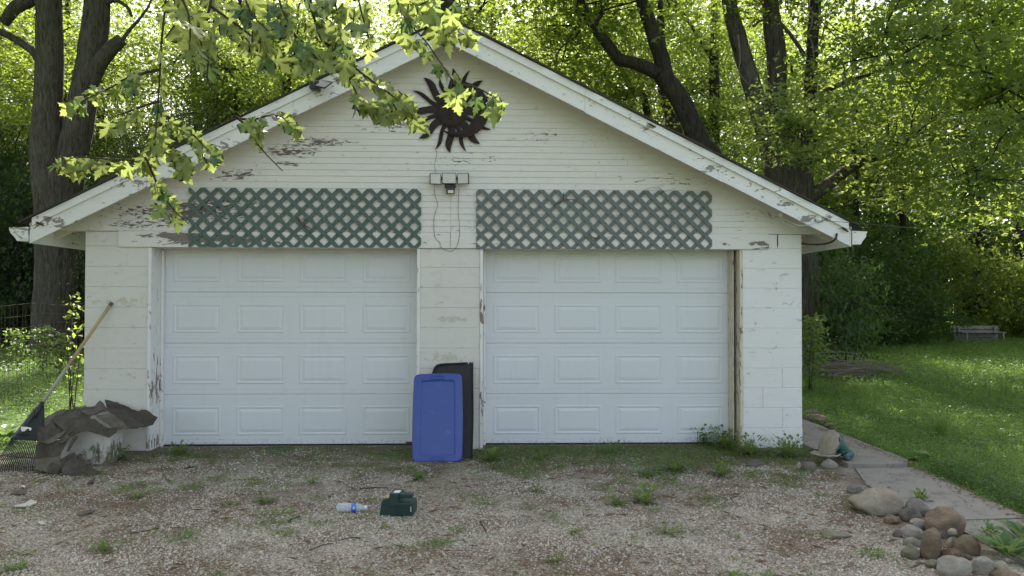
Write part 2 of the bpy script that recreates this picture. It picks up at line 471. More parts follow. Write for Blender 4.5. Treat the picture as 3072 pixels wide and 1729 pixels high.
def leaf_material(name, dark, light, back, trans=0.5, rough=0.45, per_object=False, spec=0.35):
    """thin leaf: diffuse from above, sunlight shining through from behind"""
    t = NT(name)
    if per_object: f = t.n('ObjectInfo').outputs['Random']
    else: f = t.n('Attribute', attribute_name='tint').outputs['Fac']
    c = t.mix(f, dark, light)
    t.set(color=c, rough=rough, spec=spec)
    tr = t.n('BsdfTranslucent', {'Color': t.mix(f, [v * 0.75 for v in back], back)})
    mx = t.n('MixShader', {0: trans, 1: t.b.outputs[0], 2: tr.outputs[0]})
    t.t.links.new(mx.outputs[0], t.out.inputs[0])
    return t.m
LEAF = {
    'near': leaf_material('near_maple_leaf', (0.14, 0.20, 0.07), (0.24, 0.285, 0.10), (0.42, 0.50, 0.13), 0.48, 0.42, True),
    'near_dark': leaf_material('near_maple_leaf_shaded', (0.045, 0.09, 0.04), (0.08, 0.135, 0.055), (0.2, 0.3, 0.07), 0.35, 0.4, True),  # deep green leaves, a darker copy with shade put into the colour
    'bright': leaf_material('bright_maple_leaf', (0.06, 0.115, 0.026), (0.145, 0.19, 0.042), (0.42, 0.54, 0.07), 0.47),
    'mid': leaf_material('mid_maple_leaf', (0.07, 0.125, 0.042), (0.175, 0.22, 0.07), (0.46, 0.58, 0.10), 0.47),
    'deep': leaf_material('deep_green_leaf', (0.028, 0.062, 0.02), (0.066, 0.11, 0.034), (0.15, 0.27, 0.04), 0.38),
    'cedar': leaf_material('cedar_foliage', (0.016, 0.028, 0.012), (0.04, 0.055, 0.02), (0.05, 0.08, 0.015), 0.2, 0.7),
    'grass': leaf_material('grass_blade', (0.065, 0.14, 0.03), (0.14, 0.225, 0.055), (0.30, 0.48, 0.07), 0.4),
    'clover': leaf_material('clover_leaf', (0.035, 0.085, 0.02), (0.085, 0.15, 0.035), (0.18, 0.34, 0.05), 0.35),
    'weed': leaf_material('weed_leaf', (0.09, 0.16, 0.04), (0.18, 0.25, 0.065), (0.30, 0.42, 0.08), 0.38),
    'hosta': leaf_material('hosta_leaf', (0.09, 0.16, 0.06), (0.2, 0.27, 0.1), (0.35, 0.5, 0.14), 0.4),
    'litter': leaf_material('dry_leaf_litter', (0.13, 0.085, 0.05), (0.33, 0.23, 0.15), (0.2, 0.12, 0.05), 0.15, 0.8),
}

def ground_material():
    t = NT('ground_soil')
    p = t.pos()
    n1 = t.noise(p, 1.1, 5.0, 0.65); n2 = t.noise(p, 26.0, 6.0, 0.7)
    c = t.mix(n2, (0.05, 0.085, 0.024), (0.10, 0.155, 0.042))
    c = t.mix(t.step(n1, 0.5, 0.75), c, (0.085, 0.065, 0.04))
    return t.set(color=c, rough=0.95, spec=0.1, normal=t.bump(n2, 0.6, 0.03))
MAT['ground'] = ground_material()

def gravel_material():
    t = NT('gravel')
    p = t.pos()
    v1 = t.n('TexVoronoi', {'Vector': p, 'Scale': 62.0, 'Randomness': 1.0})
    v2 = t.n('TexVoronoi', {'Vector': p, 'Scale': 150.0, 'Randomness': 1.0})
    rnd = t.n('SeparateColor', {'Color': v1.outputs['Color']}).outputs[0]
    rnd2 = t.n('SeparateColor', {'Color': v2.outputs['Color']}).outputs[1]
    c1 = t.ramp(rnd, [(0.0, (0.18, 0.148, 0.105)), (0.35, (0.37, 0.33, 0.255)), (0.7, (0.52, 0.475, 0.385)), (1.0, (0.66, 0.61, 0.51))])
    c2 = t.ramp(rnd2, [(0.0, (0.12, 0.098, 0.07)), (0.5, (0.27, 0.235, 0.18)), (1.0, (0.46, 0.42, 0.35))])
    c = t.mix(0.45, c1, c2)
    soil = t.noise(p, 1.3, 7.0, 0.7, 0.3)
    big = t.noise(p, 0.55, 4.0, 0.6)
    m = t.step(t.math('ADD', soil, t.math('MULTIPLY', big, 0.35)), 0.58, 0.76)
    fine = t.noise(p, 38.0, 6.0, 0.75)
    earth = t.mix(fine, (0.11, 0.082, 0.058), (0.26, 0.19, 0.13))
    c = t.mix(t.math('MULTIPLY', m, 0.85), c, earth)
    y = t.n('SeparateXYZ', {'Vector': p}).outputs['Y']
    near = t.n('MapRange', {'Value': t.math('ADD', y, t.math('MULTIPLY', soil, 1.2)), 'From Min': -0.9, 'From Max': 0.5}).outputs[0]
    mossy = t.mix(fine, (0.075, 0.08, 0.045), (0.19, 0.18, 0.12))
    c = t.mix(t.math('MULTIPLY', near, 0.75), c, mossy)
    h = t.math('SUBTRACT', 1.0, v1.outputs['Distance'])
    return t.set(color=c, rough=0.95, spec=0.15, normal=t.bump(t.math('ADD', h, t.math('MULTIPLY', t.math('SUBTRACT', 1.0, v2.outputs['Distance']), 0.5)), 0.9, 0.012))
MAT['gravel'] = gravel_material()

def pebble_material():
    t = NT('pebble')
    f = t.n('Attribute', attribute_name='tint').outputs['Fac']
    c = t.ramp(f, [(0.0, (0.15, 0.125, 0.09)), (0.25, (0.35, 0.31, 0.24)), (0.5, (0.48, 0.435, 0.35)), (0.75, (0.575, 0.53, 0.44)), (0.93, (0.62, 0.58, 0.50)), (1.0, (0.36, 0.25, 0.165))])
    return t.set(color=c, rough=0.9, spec=0.2)
MAT['pebble'] = pebble_material()
MAT['frog'] = plain('verdigris_frog', (0.035, 0.095, 0.08), 0.5, 0.6, 40, 0.4, dust=0.4, dustcol=(0.3, 0.33, 0.28))
MAT['shell'] = plain('stone_shell', (0.30, 0.27, 0.2), 0.85, 0.35, 18, 0.5, dust=0.4, dustcol=(0.16, 0.15, 0.11))
MAT['mat_plastic'] = plain('torn_plastic', (0.5, 0.48, 0.42), 0.6, 0.3, 20, 0.2)
# ------------------------------------------------------------------ ground sheets
ground = part('ground', [(-140, -120, -0.012), (140, -120, -0.012), (140, 170, -0.012), (-140, 170, -0.012)], [(0, 1, 2, 3)], MAT['ground'])
tag(ground, 'grass and bare soil of the yard around the garage', 'ground', kind='structure')

def edge_pts(pts, step=0.12, amp=0.06):
    out = []
    for i in range(len(pts)):
        a, b = Vector(pts[i]), Vector(pts[(i + 1) % len(pts)])
        n = max(1, int((b - a).length / step))
        for k in range(n):
            p = a.lerp(b, k / n)
            out.append(p + Vector((rng.uniform(-amp, amp), rng.uniform(-amp, amp), 0)))
    return out
GRAVEL = [(-5.0, 0.0, 0), (-4.02, 0.05, 0), (-3.45, 0.05, 0), (-3.4, 0.21, 0), (2.6, 0.21, 0), (2.66, 0.05, 0), (3.22, 0.05, 0), (3.3, -0.55, 0), (3.32, -1.0, 0), (3.14, -1.6, 0), (3.06, -2.3, 0), (3.12, -3.2, 0), (2.95, -4.2, 0), (2.6, -9, 0), (3.0, -26, 0), (-5.0, -26, 0), (-5.4, -9, 0), (-5.2, -4, 0), (-5.1, -1.5, 0)]
gp = edge_pts(GRAVEL, 0.15, 0.03)
gravel = part('gravel_driveway', gp, [tuple(range(len(gp)))], MAT['gravel'])
tag(gravel, 'pale grey gravel driveway in front of the two garage doors', 'driveway', kind='structure')

# concrete path along the right side of the garage, three slabs
path = thing('path', (3.6, -1.0, 0), 'grey weathered concrete path beside the garage and the lawn', 'path')
path['kind'] = 'structure'
def slab(poly, z0, z1, seed):
    P = edge_pts([(x, y, 0) for x, y in poly], 0.10, 0.008)
    top = [Vector((p.x, p.y, z1)) for p in P]
    V, F = prism_vf(top, (0, 0, -1), z1 - z0)
    return part('slab', V, F, MAT['concrete'], path)
slab([(3.252, 6.5), (3.252, -0.95), (3.45, -0.99), (3.80, -0.96), (3.9, -0.78), (3.93, 0.9), (3.98, 6.5)], -0.05, 0.045, 1)
slab([(3.30, -1.01), (3.84, -0.985), (3.75, -2.58), (3.12, -2.62), (3.02, -2.3), (3.1, -1.6)], -0.05, 0.014, 2)
slab([(3.13, -2.64), (3.745, -2.6), (3.62, -4.4), (2.98, -4.4)], -0.05, 0.010, 3)

# ------------------------------------------------------------------ garage
XL, XR, XC = -4.045, 3.24, -0.40
HALF, SLOPE, Z_EAVE = 4.005, 0.4975, 2.055
Y_FRONT, Y_BACK = -0.30, 7.6
def z_in(x): return Z_EAVE + SLOPE * (HALF - abs(x - XC))     # lower edge of the rake boards

garage = thing('garage', (XC, 3.6, 0), 'white two-door garage with painted block piers and a peeling clapboard gable', 'garage')

# --- block piers and walls
COURSE = 0.2056
wall = part('block_wall', *join_vf(
    box_vf(XL + 0.006, -3.426, 0.006, 0.2, 0, 2.2), box_vf(-0.684, -0.091, 0.006, 0.2, 0, 2.2), box_vf(2.631, XR - 0.006, 0.006, 0.2, 0, 2.2),
    box_vf(XL + 0.006, XL + 0.2, 0.2, 7.3, 0, 2.2), box_vf(XR - 0.2, XR - 0.006, 0.2, 7.3, 0, 2.2), box_vf(XL + 0.2, XR - 0.2, 7.1, 7.3, 0, 2.2)), MAT['mortar'], garage)
BLK = {}
def block(x0, x1, z0, z1, m, key):
    w, h = round(x1 - x0, 3), round(z1 - z0, 3)
    kk = (w, h, key)
    if kk not in BLK:
        V, F = box_vf(-w / 2, w / 2, 0.0, 0.19, -h / 2, h / 2)
        if key == 'r2': V, F = bevel_vf(V, F, 0.005, 1)
        else: V, F = [(x_, y_ + (0.0035 if i_ < 4 or i_ >= 12 else 0), z_) for i_, (x_, y_, z_) in enumerate([(-w / 2, 0, -h / 2), (w / 2, 0, -h / 2), (w / 2, 0.185, -h / 2), (-w / 2, 0.185, -h / 2), (-w / 2, 0, -h / 2 + 0.003), (w / 2, 0, -h / 2 + 0.003), (w / 2, 0.19, -h / 2 + 0.003), (-w / 2, 0.19, -h / 2 + 0.003), (-w / 2, 0, h / 2 - 0.003), (w / 2, 0, h / 2 - 0.003), (w / 2, 0.19, h / 2 - 0.003), (-w / 2, 0.19, h / 2 - 0.003), (-w / 2, 0, h / 2), (w / 2, 0, h / 2), (w / 2, 0.185, h / 2), (-w / 2, 0.185, h / 2)])], [(0, 3, 2, 1), (12, 13, 14, 15)] + [(4 * q + k_, 4 * q + (k_ + 1) % 4, 4 * q + 4 + (k_ + 1) % 4, 4 * q + 4 + k_) for q in range(3) for k_ in range(4)]
        BLK[kk] = mesh('block', V, F, m)
    o = link('block', BLK[kk], wall, ((x0 + x1) / 2, rng.uniform(-0.0006, 0.0006), (z0 + z1) / 2))
    o.rotation_euler = (rng.uniform(-0.002, 0.002), 0, 0)
for (a, b, m, key, top) in ((XL, -3.42, MAT['block'], 'l', 2.203), (-0.69, -0.085, MAT['block'], 'c', 2.04), (2.625, XR, MAT['block_right'], 'r', 2.203)):
    nC = 10 if key != 'c' else 10
    for c in range(11 if key != 'c' else 10):
        z0 = c * COURSE + 0.0007
        z1 = min((c + 1) * COURSE - 0.0007, top)
        if z1 - z0 < 0.05: continue
        cut = (a + (b - a) * (0.665 if c % 2 else 0.335))
        if key == 'r' and c in (4, 5, 6, 7, 8): cut = (a + (b - a) * (0.66 if c % 2 else 0.34))
        k2 = 'r2' if key == 'r' and c in (1, 2, 3) else key
        gp_ = 0.001 if k2 == 'r2' else 0.0002
        block(a, cut - gp_, z0, z1, m, k2)
        block(cut + gp_, b, z0, z1, m, k2)

# --- siding of the gable
def siding_profile(x0a, x1a, x0b, x1b, z0, z1):
    """one lap board: bottom edge proud; ends follow the roof slope"""
    yb, yt, yk = -0.0125, -0.004, 0.0
    V = [(x0a, yb, z0), (x1a, yb, z0), (x1b, yt, z1), (x0b, yt, z1), (x0a, yk, z0), (x1a, yk, z0), (x1b, yk, z1), (x0b, yk, z1)]
    F = [(0, 1, 2, 3), (4, 7, 6, 5), (0, 4, 5, 1), (1, 5, 6, 2), (2, 6, 7, 3), (3, 7, 4, 0)]
    return V, F
SP = 0.0632
def half_at(z): return max(0.02, HALF - (z - 0.13 - Z_EAVE) / SLOPE)
zz0 = 2.207
backing = part('siding_wall', *prism_vf([(XC - half_at(zz0) + 0.02, 0.003, zz0), (XC + half_at(zz0) - 0.02, 0.003, zz0), (XC, 0.003, Z_EAVE + 0.1 + SLOPE * HALF)], (0, 1, 0), 0.1), MAT['soffit'], garage)
row = 0
z = zz0
while half_at(z) > 0.1:
    za, zb = z + 0.001, z + SP - 0.0012 + 0.004
    ha, hb = min(half_at(za), 3.99), min(half_at(zb), 3.99)
    l0, r0, l1, r1 = XC - ha, XC + ha, XC - hb, XC + hb
    cuts = []
    if row < 6: cuts = [-0.385 + (0.002 if row % 2 else 0)]
    elif row in (7, 11, 16, 21): cuts = [rng.uniform(-1.8, 1.8)]
    elif row in (9, 14): cuts = [-2.3, 1.1]
    cuts = [c_ for c_ in cuts if abs(c_ - XC) < hb - 0.25]
    xs = [None] + cuts + [None]
    for i in range(len(xs) - 1):
        a0 = l0 if xs[i] is None else xs[i] + 0.001
        a1 = l1 if xs[i] is None else xs[i] + 0.001
        b0 = r0 if xs[i + 1] is None else xs[i + 1] - 0.001
        b1 = r1 if xs[i + 1] is None else xs[i + 1] - 0.001
        V, F = siding_profile(a0, b0, a1, b1, za, zb)
        dz = rng.uniform(-0.0012, 0.0012)
        V = [(x, y + rng.uniform(-0.0008, 0.0008), zc + dz) for x, y, zc in V]
        part('siding_board', V, F, MAT['siding'], backing)
    z += SP
    row += 1

# --- header board over the doors (two lengths) and the door openings
for a, b in ((-3.712, -0.388), (-0.384, 2.895)):
    box('header_board', a, b, -0.024, -0.0015, 2.045, 2.2055, MAT['header'], garage, 0.003)
LD = (-3.42, -0.69); RD = (-0.085, 2.625)
for i, (a, b) in enumerate((LD, RD)):
    ml = MAT['jamb']; mr = MAT['jamb'] if i == 0 else MAT['jamb_cream']
    box('head_jamb', a + 0.001, b - 0.001, -0.001, 0.262, 2.043, 2.075, MAT['soffit'], garage, 0.002)
    box('jamb', a + 0.001, a + 0.034, -0.014, 0.255, 0.0, 2.042, ml, garage, 0.003)
    box('jamb', b - 0.034, b - 0.001, -0.012, 0.255, 0.0, 2.042, mr, garage, 0.003)
    box('door_stop', a + 0.035, a + 0.062, 0.212, 0.262, 0.0, 2.040, ml, garage, 0.004)
    box('door_stop', b - 0.058, b - 0.035, 0.212, 0.262, 0.0, 2.040, mr, garage, 0.004)
# right opening: a second, wider cream casing strip stands inside the right jamb
box('casing_strip', 2.552, 2.5655, 0.10, 0.262, 0.0, 2.040, MAT['jamb_cream'], garage, 0.003)

# --- the two sectional doors
SEC = 0.5325
def section_vf(x0, x1, z0, z1):
    g = [(z0, 0.006), (z0 + 0.004, 0.0), (z0 + 0.043, 0.0), (z0 + 0.045, 0.003), (z0 + 0.048, 0.003), (z0 + 0.05, 0.0),
         (z1 - 0.05, 0.0), (z1 - 0.048, 0.003), (z1 - 0.045, 0.003), (z1 - 0.043, 0.0), (z1 - 0.004, 0.0), (z1, 0.006)]
    V, F = [], []
    y = 0.265
    for zc, d in g: V += [(x0, y + d, zc), (x1, y + d, zc)]
    n = len(g)
    for k in range(n - 1): F.append((2 * k, 2 * k + 1, 2 * k + 3, 2 * k + 2))
    V += [(x0, y + 0.045, z0), (x1, y + 0.045, z0), (x0, y + 0.045, z1), (x1, y + 0.045, z1)]
    b = 2 * n
    F += [(b, b + 2, b + 3, b + 1), (0, b, b + 1, 1), (2 * n - 2, 2 * n - 1, b + 3, b + 2)]
    return V, F
def panel_vf(w, h):
    rings = [(0.0, 0.0), (0.008, -0.0042), (0.018, -0.0042), (0.028, 0.0003), (0.033, 0.0003), (0.062, -0.0055)]
    V, F = [], []
    for ins, y in rings:
        V += [(-w / 2 + ins, y, -h / 2 + ins), (w / 2 - ins, y, -h / 2 + ins), (w / 2 - ins, y, h / 2 - ins), (-w / 2 + ins, y, h / 2 - ins)]
    for r_ in range(len(rings) - 1):
        for k in range(4): F.append((r_ * 4 + k, r_ * 4 + (k + 1) % 4, r_ * 4 + 4 + (k + 1) % 4, r_ * 4 + 4 + k))
    b = 4 * (len(rings) - 1)
    F.append((b, b + 1, b + 2, b + 3))
    return V, F
PANEL = mesh('raised_panel', *panel_vf(0.497, 0.305), MAT['door'])
def garage_door(x0, x1, xs, label):
    d = part('garage_door', *box_vf(x0, x1, 0.312, 0.335, 0.0, 2.13), MAT['door'], garage)
    d['label'] = label
    for s in range(4):
        z0 = s * SEC + (0.012 if s == 0 else 0.0008)
        part('door_section', *section_vf(x0, x1, z0, (s + 1) * SEC - 0.0008), MAT['door'], d)
        for a, b in xs:
            link('raised_panel', PANEL, d, ((a + b) / 2, 0.2645, s * SEC + 0.259))
    box('bottom_seal', x0 + 0.005, x1 - 0.005, 0.262, 0.312, -0.006, 0.0135, MAT['rubber'], d)
    return d
dl = garage_door(-3.40, -0.71, ((-3.274, -2.783), (-2.618, -2.12), (-1.968, -1.479), (-1.309, -0.827)), 'left sectional garage door, slightly greyer white, raised panels')
dr = garage_door(-0.065, 2.606, ((0.055, 0.556), (0.703, 1.197), (1.35, 1.847), (2.004, 2.499)), 'right sectional garage door, cool white, raised panels')
for x in (-0.86, -0.72, 2.46): box('latch_tab', x, x + 0.07, 0.255, 0.268, 0.012, 0.034, MAT['redseal'], dl if x < -0.1 else dr, 0.002)
part('threshold', *prism_vf([(-3.41, 0.345, -0.004), (-3.41, 0.17, -0.004), (-0.7, 0.17, -0.004), (-0.7, 0.345, -0.004)], (0, 0, -1), 0.05), MAT['concrete'], garage)
part('threshold', *prism_vf([(-0.08, 0.345, -0.004), (-0.08, 0.17, -0.004), (2.62, 0.17, -0.004), (2.62, 0.345, -0.004)], (0, 0, -1), 0.05), MAT['concrete'], garage)

# --- roof: deck, rafters, rake boards, trim, shingle edge, fascia, gutters
def slope_box(side, xa, xb, off0, off1, y0, y1):
    """a board lying along one roof slope; off = height above the rake's lower edge"""
    P = []
    for x, o in ((xa, off0), (xb, off0), (xb, off1), (xa, off1)):
        P.append((XC + side * x, o + Z_EAVE + SLOPE * (HALF - x)))
    V = [(x, y0, z_) for x, z_ in P] + [(x, y1, z_) for x, z_ in P]
    F = [(0, 1, 2, 3), (7, 6, 5, 4), (0, 4, 5, 1), (1, 5, 6, 2), (2, 6, 7, 3), (3, 7, 4, 0)]
    if side < 0: F = [tuple(reversed(f)) for f in F]
    return V, F
roof = part('roof', *join_vf(slope_box(1, 0.0, 4.03, 0.185, 0.212, -0.29, Y_BACK), slope_box(-1, 0.0, 4.03, 0.185, 0.212, -0.29, Y_BACK)), MAT['soffit'], garage)
for side in (-1, 1):
    # the lower, wider rake board and the narrow trim board nailed over its upper edge
    n = 3
    xs = [0.0, 1.35, 2.72, 4.005] if side > 0 else [0.0, 1.5, 2.9, 4.005]
    for i in range(n):
        sag = -0.006 if i == 1 else 0.0
        V, F = slope_box(side, xs[i] + (0.001 if i else 0), xs[i + 1] - 0.001, 0.0 + sag, 0.158 + sag, -0.325, -0.30)
        part('rake_board', V, F, MAT['rakeboard'], garage)
        V, F = slope_box(side, xs[i] + (0.001 if i else 0), min(xs[i + 1] - 0.001, 3.97), 0.150, 0.226, -0.352, -0.3265)
        part('rake_trim', V, F, MAT['rakeboard'], garage)
    # shingles along the rake edge
    x = 0.0
    k = 0
    while x < 4.05:
        w = 0.155 + rng.uniform(-0.01, 0.01)
        V, F = slope_box(side, max(0, x - 0.01), min(x + w + 0.03, 4.09), 0.228 + rng.uniform(-0.002, 0.006), 0.246 + rng.uniform(-0.002, 0.008), -0.372 + rng.uniform(-0.014, 0.012), 0.5 + 0.004 * (k % 3))
        part('shingle', V, F, MAT['shingle'], roof)
        x += w
        k += 1
    part('roof_covering', *slope_box(side, 0.0, 4.06, 0.2135, 0.2275, -0.34, Y_BACK + 0.03), MAT['shingle'], roof)
    # rafters under the eaves
    for y in [0.02 + 0.61 * j for j in range(13)]:
        V, F = slope_box(side, 3.30, 3.985, 0.055, 0.184, y + 0.04, y + 0.08)
        part('rafter_tail', V, F, MAT['soffit'], roof)
    xe = XC + side * 4.008
    a, b = sorted((xe, xe - side * 0.02))
    box('fascia', a, b, -0.298, Y_BACK, Z_EAVE + 0.002, Z_EAVE + 0.178, MAT['rakeboard'], garage, 0.002)
    # K-style gutter with end cap
    g0 = XC + side * 4.012
    prof = [(0.0, 0.135), (0.0, 0.0), (0.085, 0.0), (0.10, 0.03), (0.135, 0.075), (0.15, 0.128), (0.138, 0.128)]
    prof2 = [(0.004, 0.135), (0.004, 0.004), (0.082, 0.004), (0.097, 0.032), (0.131, 0.077), (0.146, 0.124), (0.138, 0.124)]
    zt = Z_EAVE + 0.022
    y0, y1 = -0.335, Y_BACK - 0.1
    if side < 0: prof = [(p[0] * 1.22, p[1]) for p in prof]; prof2 = [(p[0] * 1.22, p[1]) for p in prof2]
    ring = [(g0 + side * p, zt + q) for p, q in prof] + [(g0 + side * p, zt + q) for p, q in reversed(prof2)]
    nn = len(ring)
    V = [(x, y0, z_) for x, z_ in ring] + [(x, y1, z_) for x, z_ in ring]
    F = [(i, (i + 1) % nn, (i + 1) % nn + nn, i + nn) for i in range(nn)]
    gut = part('gutter', V, F, MAT['gutter'], garage)
    cap = [(g0 + side * p, y0 - 0.001, zt + q) for p, q in prof]
    part('end_cap', *prism_vf(cap, (0, -1, 0), 0.004), MAT['gutter'], gut)
    if side < 0:
        debris = []
        for j in range(26):
            c = Vector((g0 + side * rng.uniform(0.02, 0.16), rng.uniform(-0.3, 0.6), zt + 0.125))
            s = rng.uniform(0.008, 0.022)
            debris.append(box_vf(c.x - s, c.x + s, c.y - s, c.y + s, c.z - 0.03, c.z + rng.uniform(0.002, 0.014)))
        part('leaf_debris', *join_vf(*debris), MAT['mat_plastic'], gut)
# rot hole in the right rake trim and scab of lifted wood
def rake_patch(px, py, w, h, m, yy=-0.354):
    c = at(px, py, yy)
    V = []
    n = 12
    for i in range(n):
        a = 2 * math.pi * i / n
        rr = rng.uniform(0.6, 1.1)
        dx, dz = w * rr * math.cos(a), h * rr * math.sin(a)
        V.append((c.x + dx, yy, c.z + dz - SLOPE * dx))
    return prism_vf(V, (0, -1, 0), 0.003)
part('rot_patch', *rake_patch(1955, 376, 0.05, 0.014, None), MAT['bark_dark'], garage)
part('rot_patch', *rake_patch(2535, 690, 0.05, 0.016, None, -0.357), MAT['bark_dark'], garage)
part('rot_patch', *rake_patch(120, 672, 0.05, 0.012, None), MAT['bark_dark'], garage)
# loose nails of dark drip on the right pier
part('drip_stain', *tube_vf([(2.992, -0.004, 2.20), (2.987, -0.008, 2.15), (2.991, -0.006, 2.11), (2.988, -0.004, 2.065)], [0.006, 0.004, 0.0055, 0.002], 6, jit=0.3), MAT['rust'], garage)
# ------------------------------------------------------------------ lattice panels
def clip(poly, nx, nz, d):
    out = []
    for i in range(len(poly)):
        a, b = poly[i], poly[(i + 1) % len(poly)]
        da, db = a[0] * nx + a[1] * nz - d, b[0] * nx + b[1] * nz - d
        if da <= 0: out.append(a)
        if (da < 0) != (db < 0) and abs(da - db) > 1e-12:
            t_ = da / (da - db)
            out.append((a[0] + (b[0] - a[0]) * t_, a[1] + (b[1] - a[1]) * t_))
    return out
def lattice(x0, x1, z0, z1, m, label):
    L = thing('lattice_panel', ((x0 + x1) / 2, -0.03, z0), label, 'lattice', 'lattice panels over the garage doors')
    P = (z1 - z0) / 3.93
    w = 0.0385
    q = math.sqrt(0.5)
    for layer, sgn in ((0, 1), (1, -1)):
        y0 = -0.0265 - 0.0085 * layer
        # lines through (xn + k P, z1) with direction (1, -sgn ...)
        xn = x1 - P * 0.46
        for k in range(-22, 12):
            xk = xn + k * P
            cx, cz = xk, z1
            dx, dz = (q, -q) if sgn < 0 else (q, q)
            ux, uz = -dz, dx
            poly = [(cx + dx * s + ux * e, cz + dz * s + uz * e) for s, e in ((-5, -w / 2), (5, -w / 2), (5, w / 2), (-5, w / 2))]
            for nx, nz, d in ((1, 0, x1), (-1, 0, -x0), (0, 1, z1), (0, -1, -z0)):
                poly = clip(poly, nx, nz, d)
                if len(poly) < 3: break
            if len(poly) < 3: continue
            area = abs(sum(poly[i][0] * poly[(i + 1) % len(poly)][1] - poly[(i + 1) % len(poly)][0] * poly[i][1] for i in range(len(poly)))) / 2
            if area < 1e-4: continue
            V, F = prism_vf([(x, y0, z_) for x, z_ in poly], (0, -1, 0), 0.0075)
            V = [Vector((v[0], v[1] + rng.uniform(-0.0012, 0.0), v[2])) for v in V]
            part('slat', V, F, m, L)
    return L
lattice(-3.014, -0.682, 2.047, 2.642, MAT['lattice_green'], 'dark green diagonal lattice panel above the left garage door')
lattice(-0.123, 2.295, 2.040, 2.642, MAT['lattice_grey'], 'faded grey-green diagonal lattice panel above the right garage door')

# dead vine pieces caught in the lattice
def vine(pts, r0, label, name='dead_vine', Y=-0.052, m=None, r1=None, group='dead vine pieces in the lattice'):
    P = [at(x, y, Y + rng.uniform(-0.006, 0.006)) for x, y in pts]
    P = smooth_path(P, 5)
    rad = lerp_list([r0, r1 if r1 else r0 * 0.45], len(P))
    o = part(name, *tube_vf(P, rad, 6, jit=0.15), m or MAT['deadwood'])
    return tag(o, label, 'vine', group)
Z7 = lambda x, y: (1400 + x / 3.22, 430 + y / 3.22)
Z6 = lambda x, y: (700 + x / 3.22, 430 + y / 3.22)
vine([Z7(835, 600), Z7(900, 570), Z7(945, 550), Z7(1030, 545), Z7(1120, 600)], 0.006, 'forked grey stick caught high in the grey-green lattice', r1=0.004)
vine([Z7(945, 555), Z7(938, 520), Z7(938, 475)], 0.005, 'short upright grey stub beside the forked stick in the lattice', r1=0.004)
vine([Z7(1130, 525), Z7(1128, 640), Z7(1112, 730)], 0.002, 'thin straight dead stem hanging mid lattice above right door')
vine([Z7(1670, 500), Z7(1740, 440), Z7(1830, 432), Z7(1900, 470), Z7(1800, 490), Z7(1690, 500)], 0.0022, 'curled loop of thin dead vine on top edge of grey-green lattice')
vine([Z7(1845, 415), Z7(1890, 455), Z7(1930, 465), Z7(2025, 430)], 0.0025, 'thin dead twig poking above the right lattice near its end')
vine([Z7(2000, 490), Z7(2020, 530), Z7(2080, 580), Z7(2060, 640), Z7(1990, 690), Z7(1970, 850), Z7(1985, 930), Z7(2060, 1050)], 0.0016, 'long wiry dead tendril winding down the right end of the lattice')
vine([Z7(1905, 1005), Z7(1950, 1060), Z7(1995, 1090), Z7(2020, 1150)], 0.002, 'pale dead tendril dangling over the top of the right door')
vine([Z7(1185, 870), Z7(1210, 905), Z7(1255, 920), Z7(1275, 910)], 0.009, 'stubby grey chunk of vine low in the grey-green lattice', r1=0.006)
vine([Z7(1120, 980), Z7(1145, 920), Z7(1190, 930)], 0.002, 'bent thin stem beside the stubby vine chunk')
vine([Z6(615, 710), Z6(660, 770), Z6(700, 810), Z6(740, 870)], 0.010, 'ragged brown vine root stuck in the dark green lattice', r1=0.005)
vine([Z6(660, 740), Z6(690, 720), Z6(680, 780), Z6(750, 830), Z6(715, 800)], 0.005, 'pale frayed bark strip beside the root in the green lattice', r1=0.003)
vine([Z6(735, 890), Z6(712, 920), Z6(745, 970)], 0.0016, 'hair-thin hooked tendril low in the dark green lattice')
vine([Z6(860, 480), Z6(840, 530), Z6(870, 500)], 0.0016, 'tiny hooked twig near the top of the dark green lattice')

# ------------------------------------------------------------------ sun and moon wall ornament
Z8 = lambda x, y, Y=-0.03: at(1200 + x / 3.625, 200 + y / 3.625, Y)
orn = thing('wall_ornament', Z8(555, 640, -0.02), 'rusted iron sun-and-moon face ornament hung high on the gable', 'ornament')
def flat_shape(pts2, Y, thick, crown=0.0):
    """an outline on the wall, with thickness and a raised middle ridge"""
    P = [Z8(x, y, Y) for x, y in pts2]
    return prism_vf(list(reversed(P)), (0, -1, 0), thick)
fc = (555, 500)
rays = [((255, 120), 1, -1), ((135, 262), 0, -1), ((125, 455), 1, 1), ((112, 618), 0, 1), ((205, 782), 1, 1), ((380, 905), 0, 1), ((545, 942), 1, -1), ((722, 925), 0, -1), ((872, 842), 1, -1),
        ((995, 686), 0, -1), ((1000, 500), 1, -1), ((985, 330), 0, 1), ((900, 150), 1, 1), ((760, 38), 0, 1), ((575, 15), 1, -1), ((435, 120), 0, 1)]
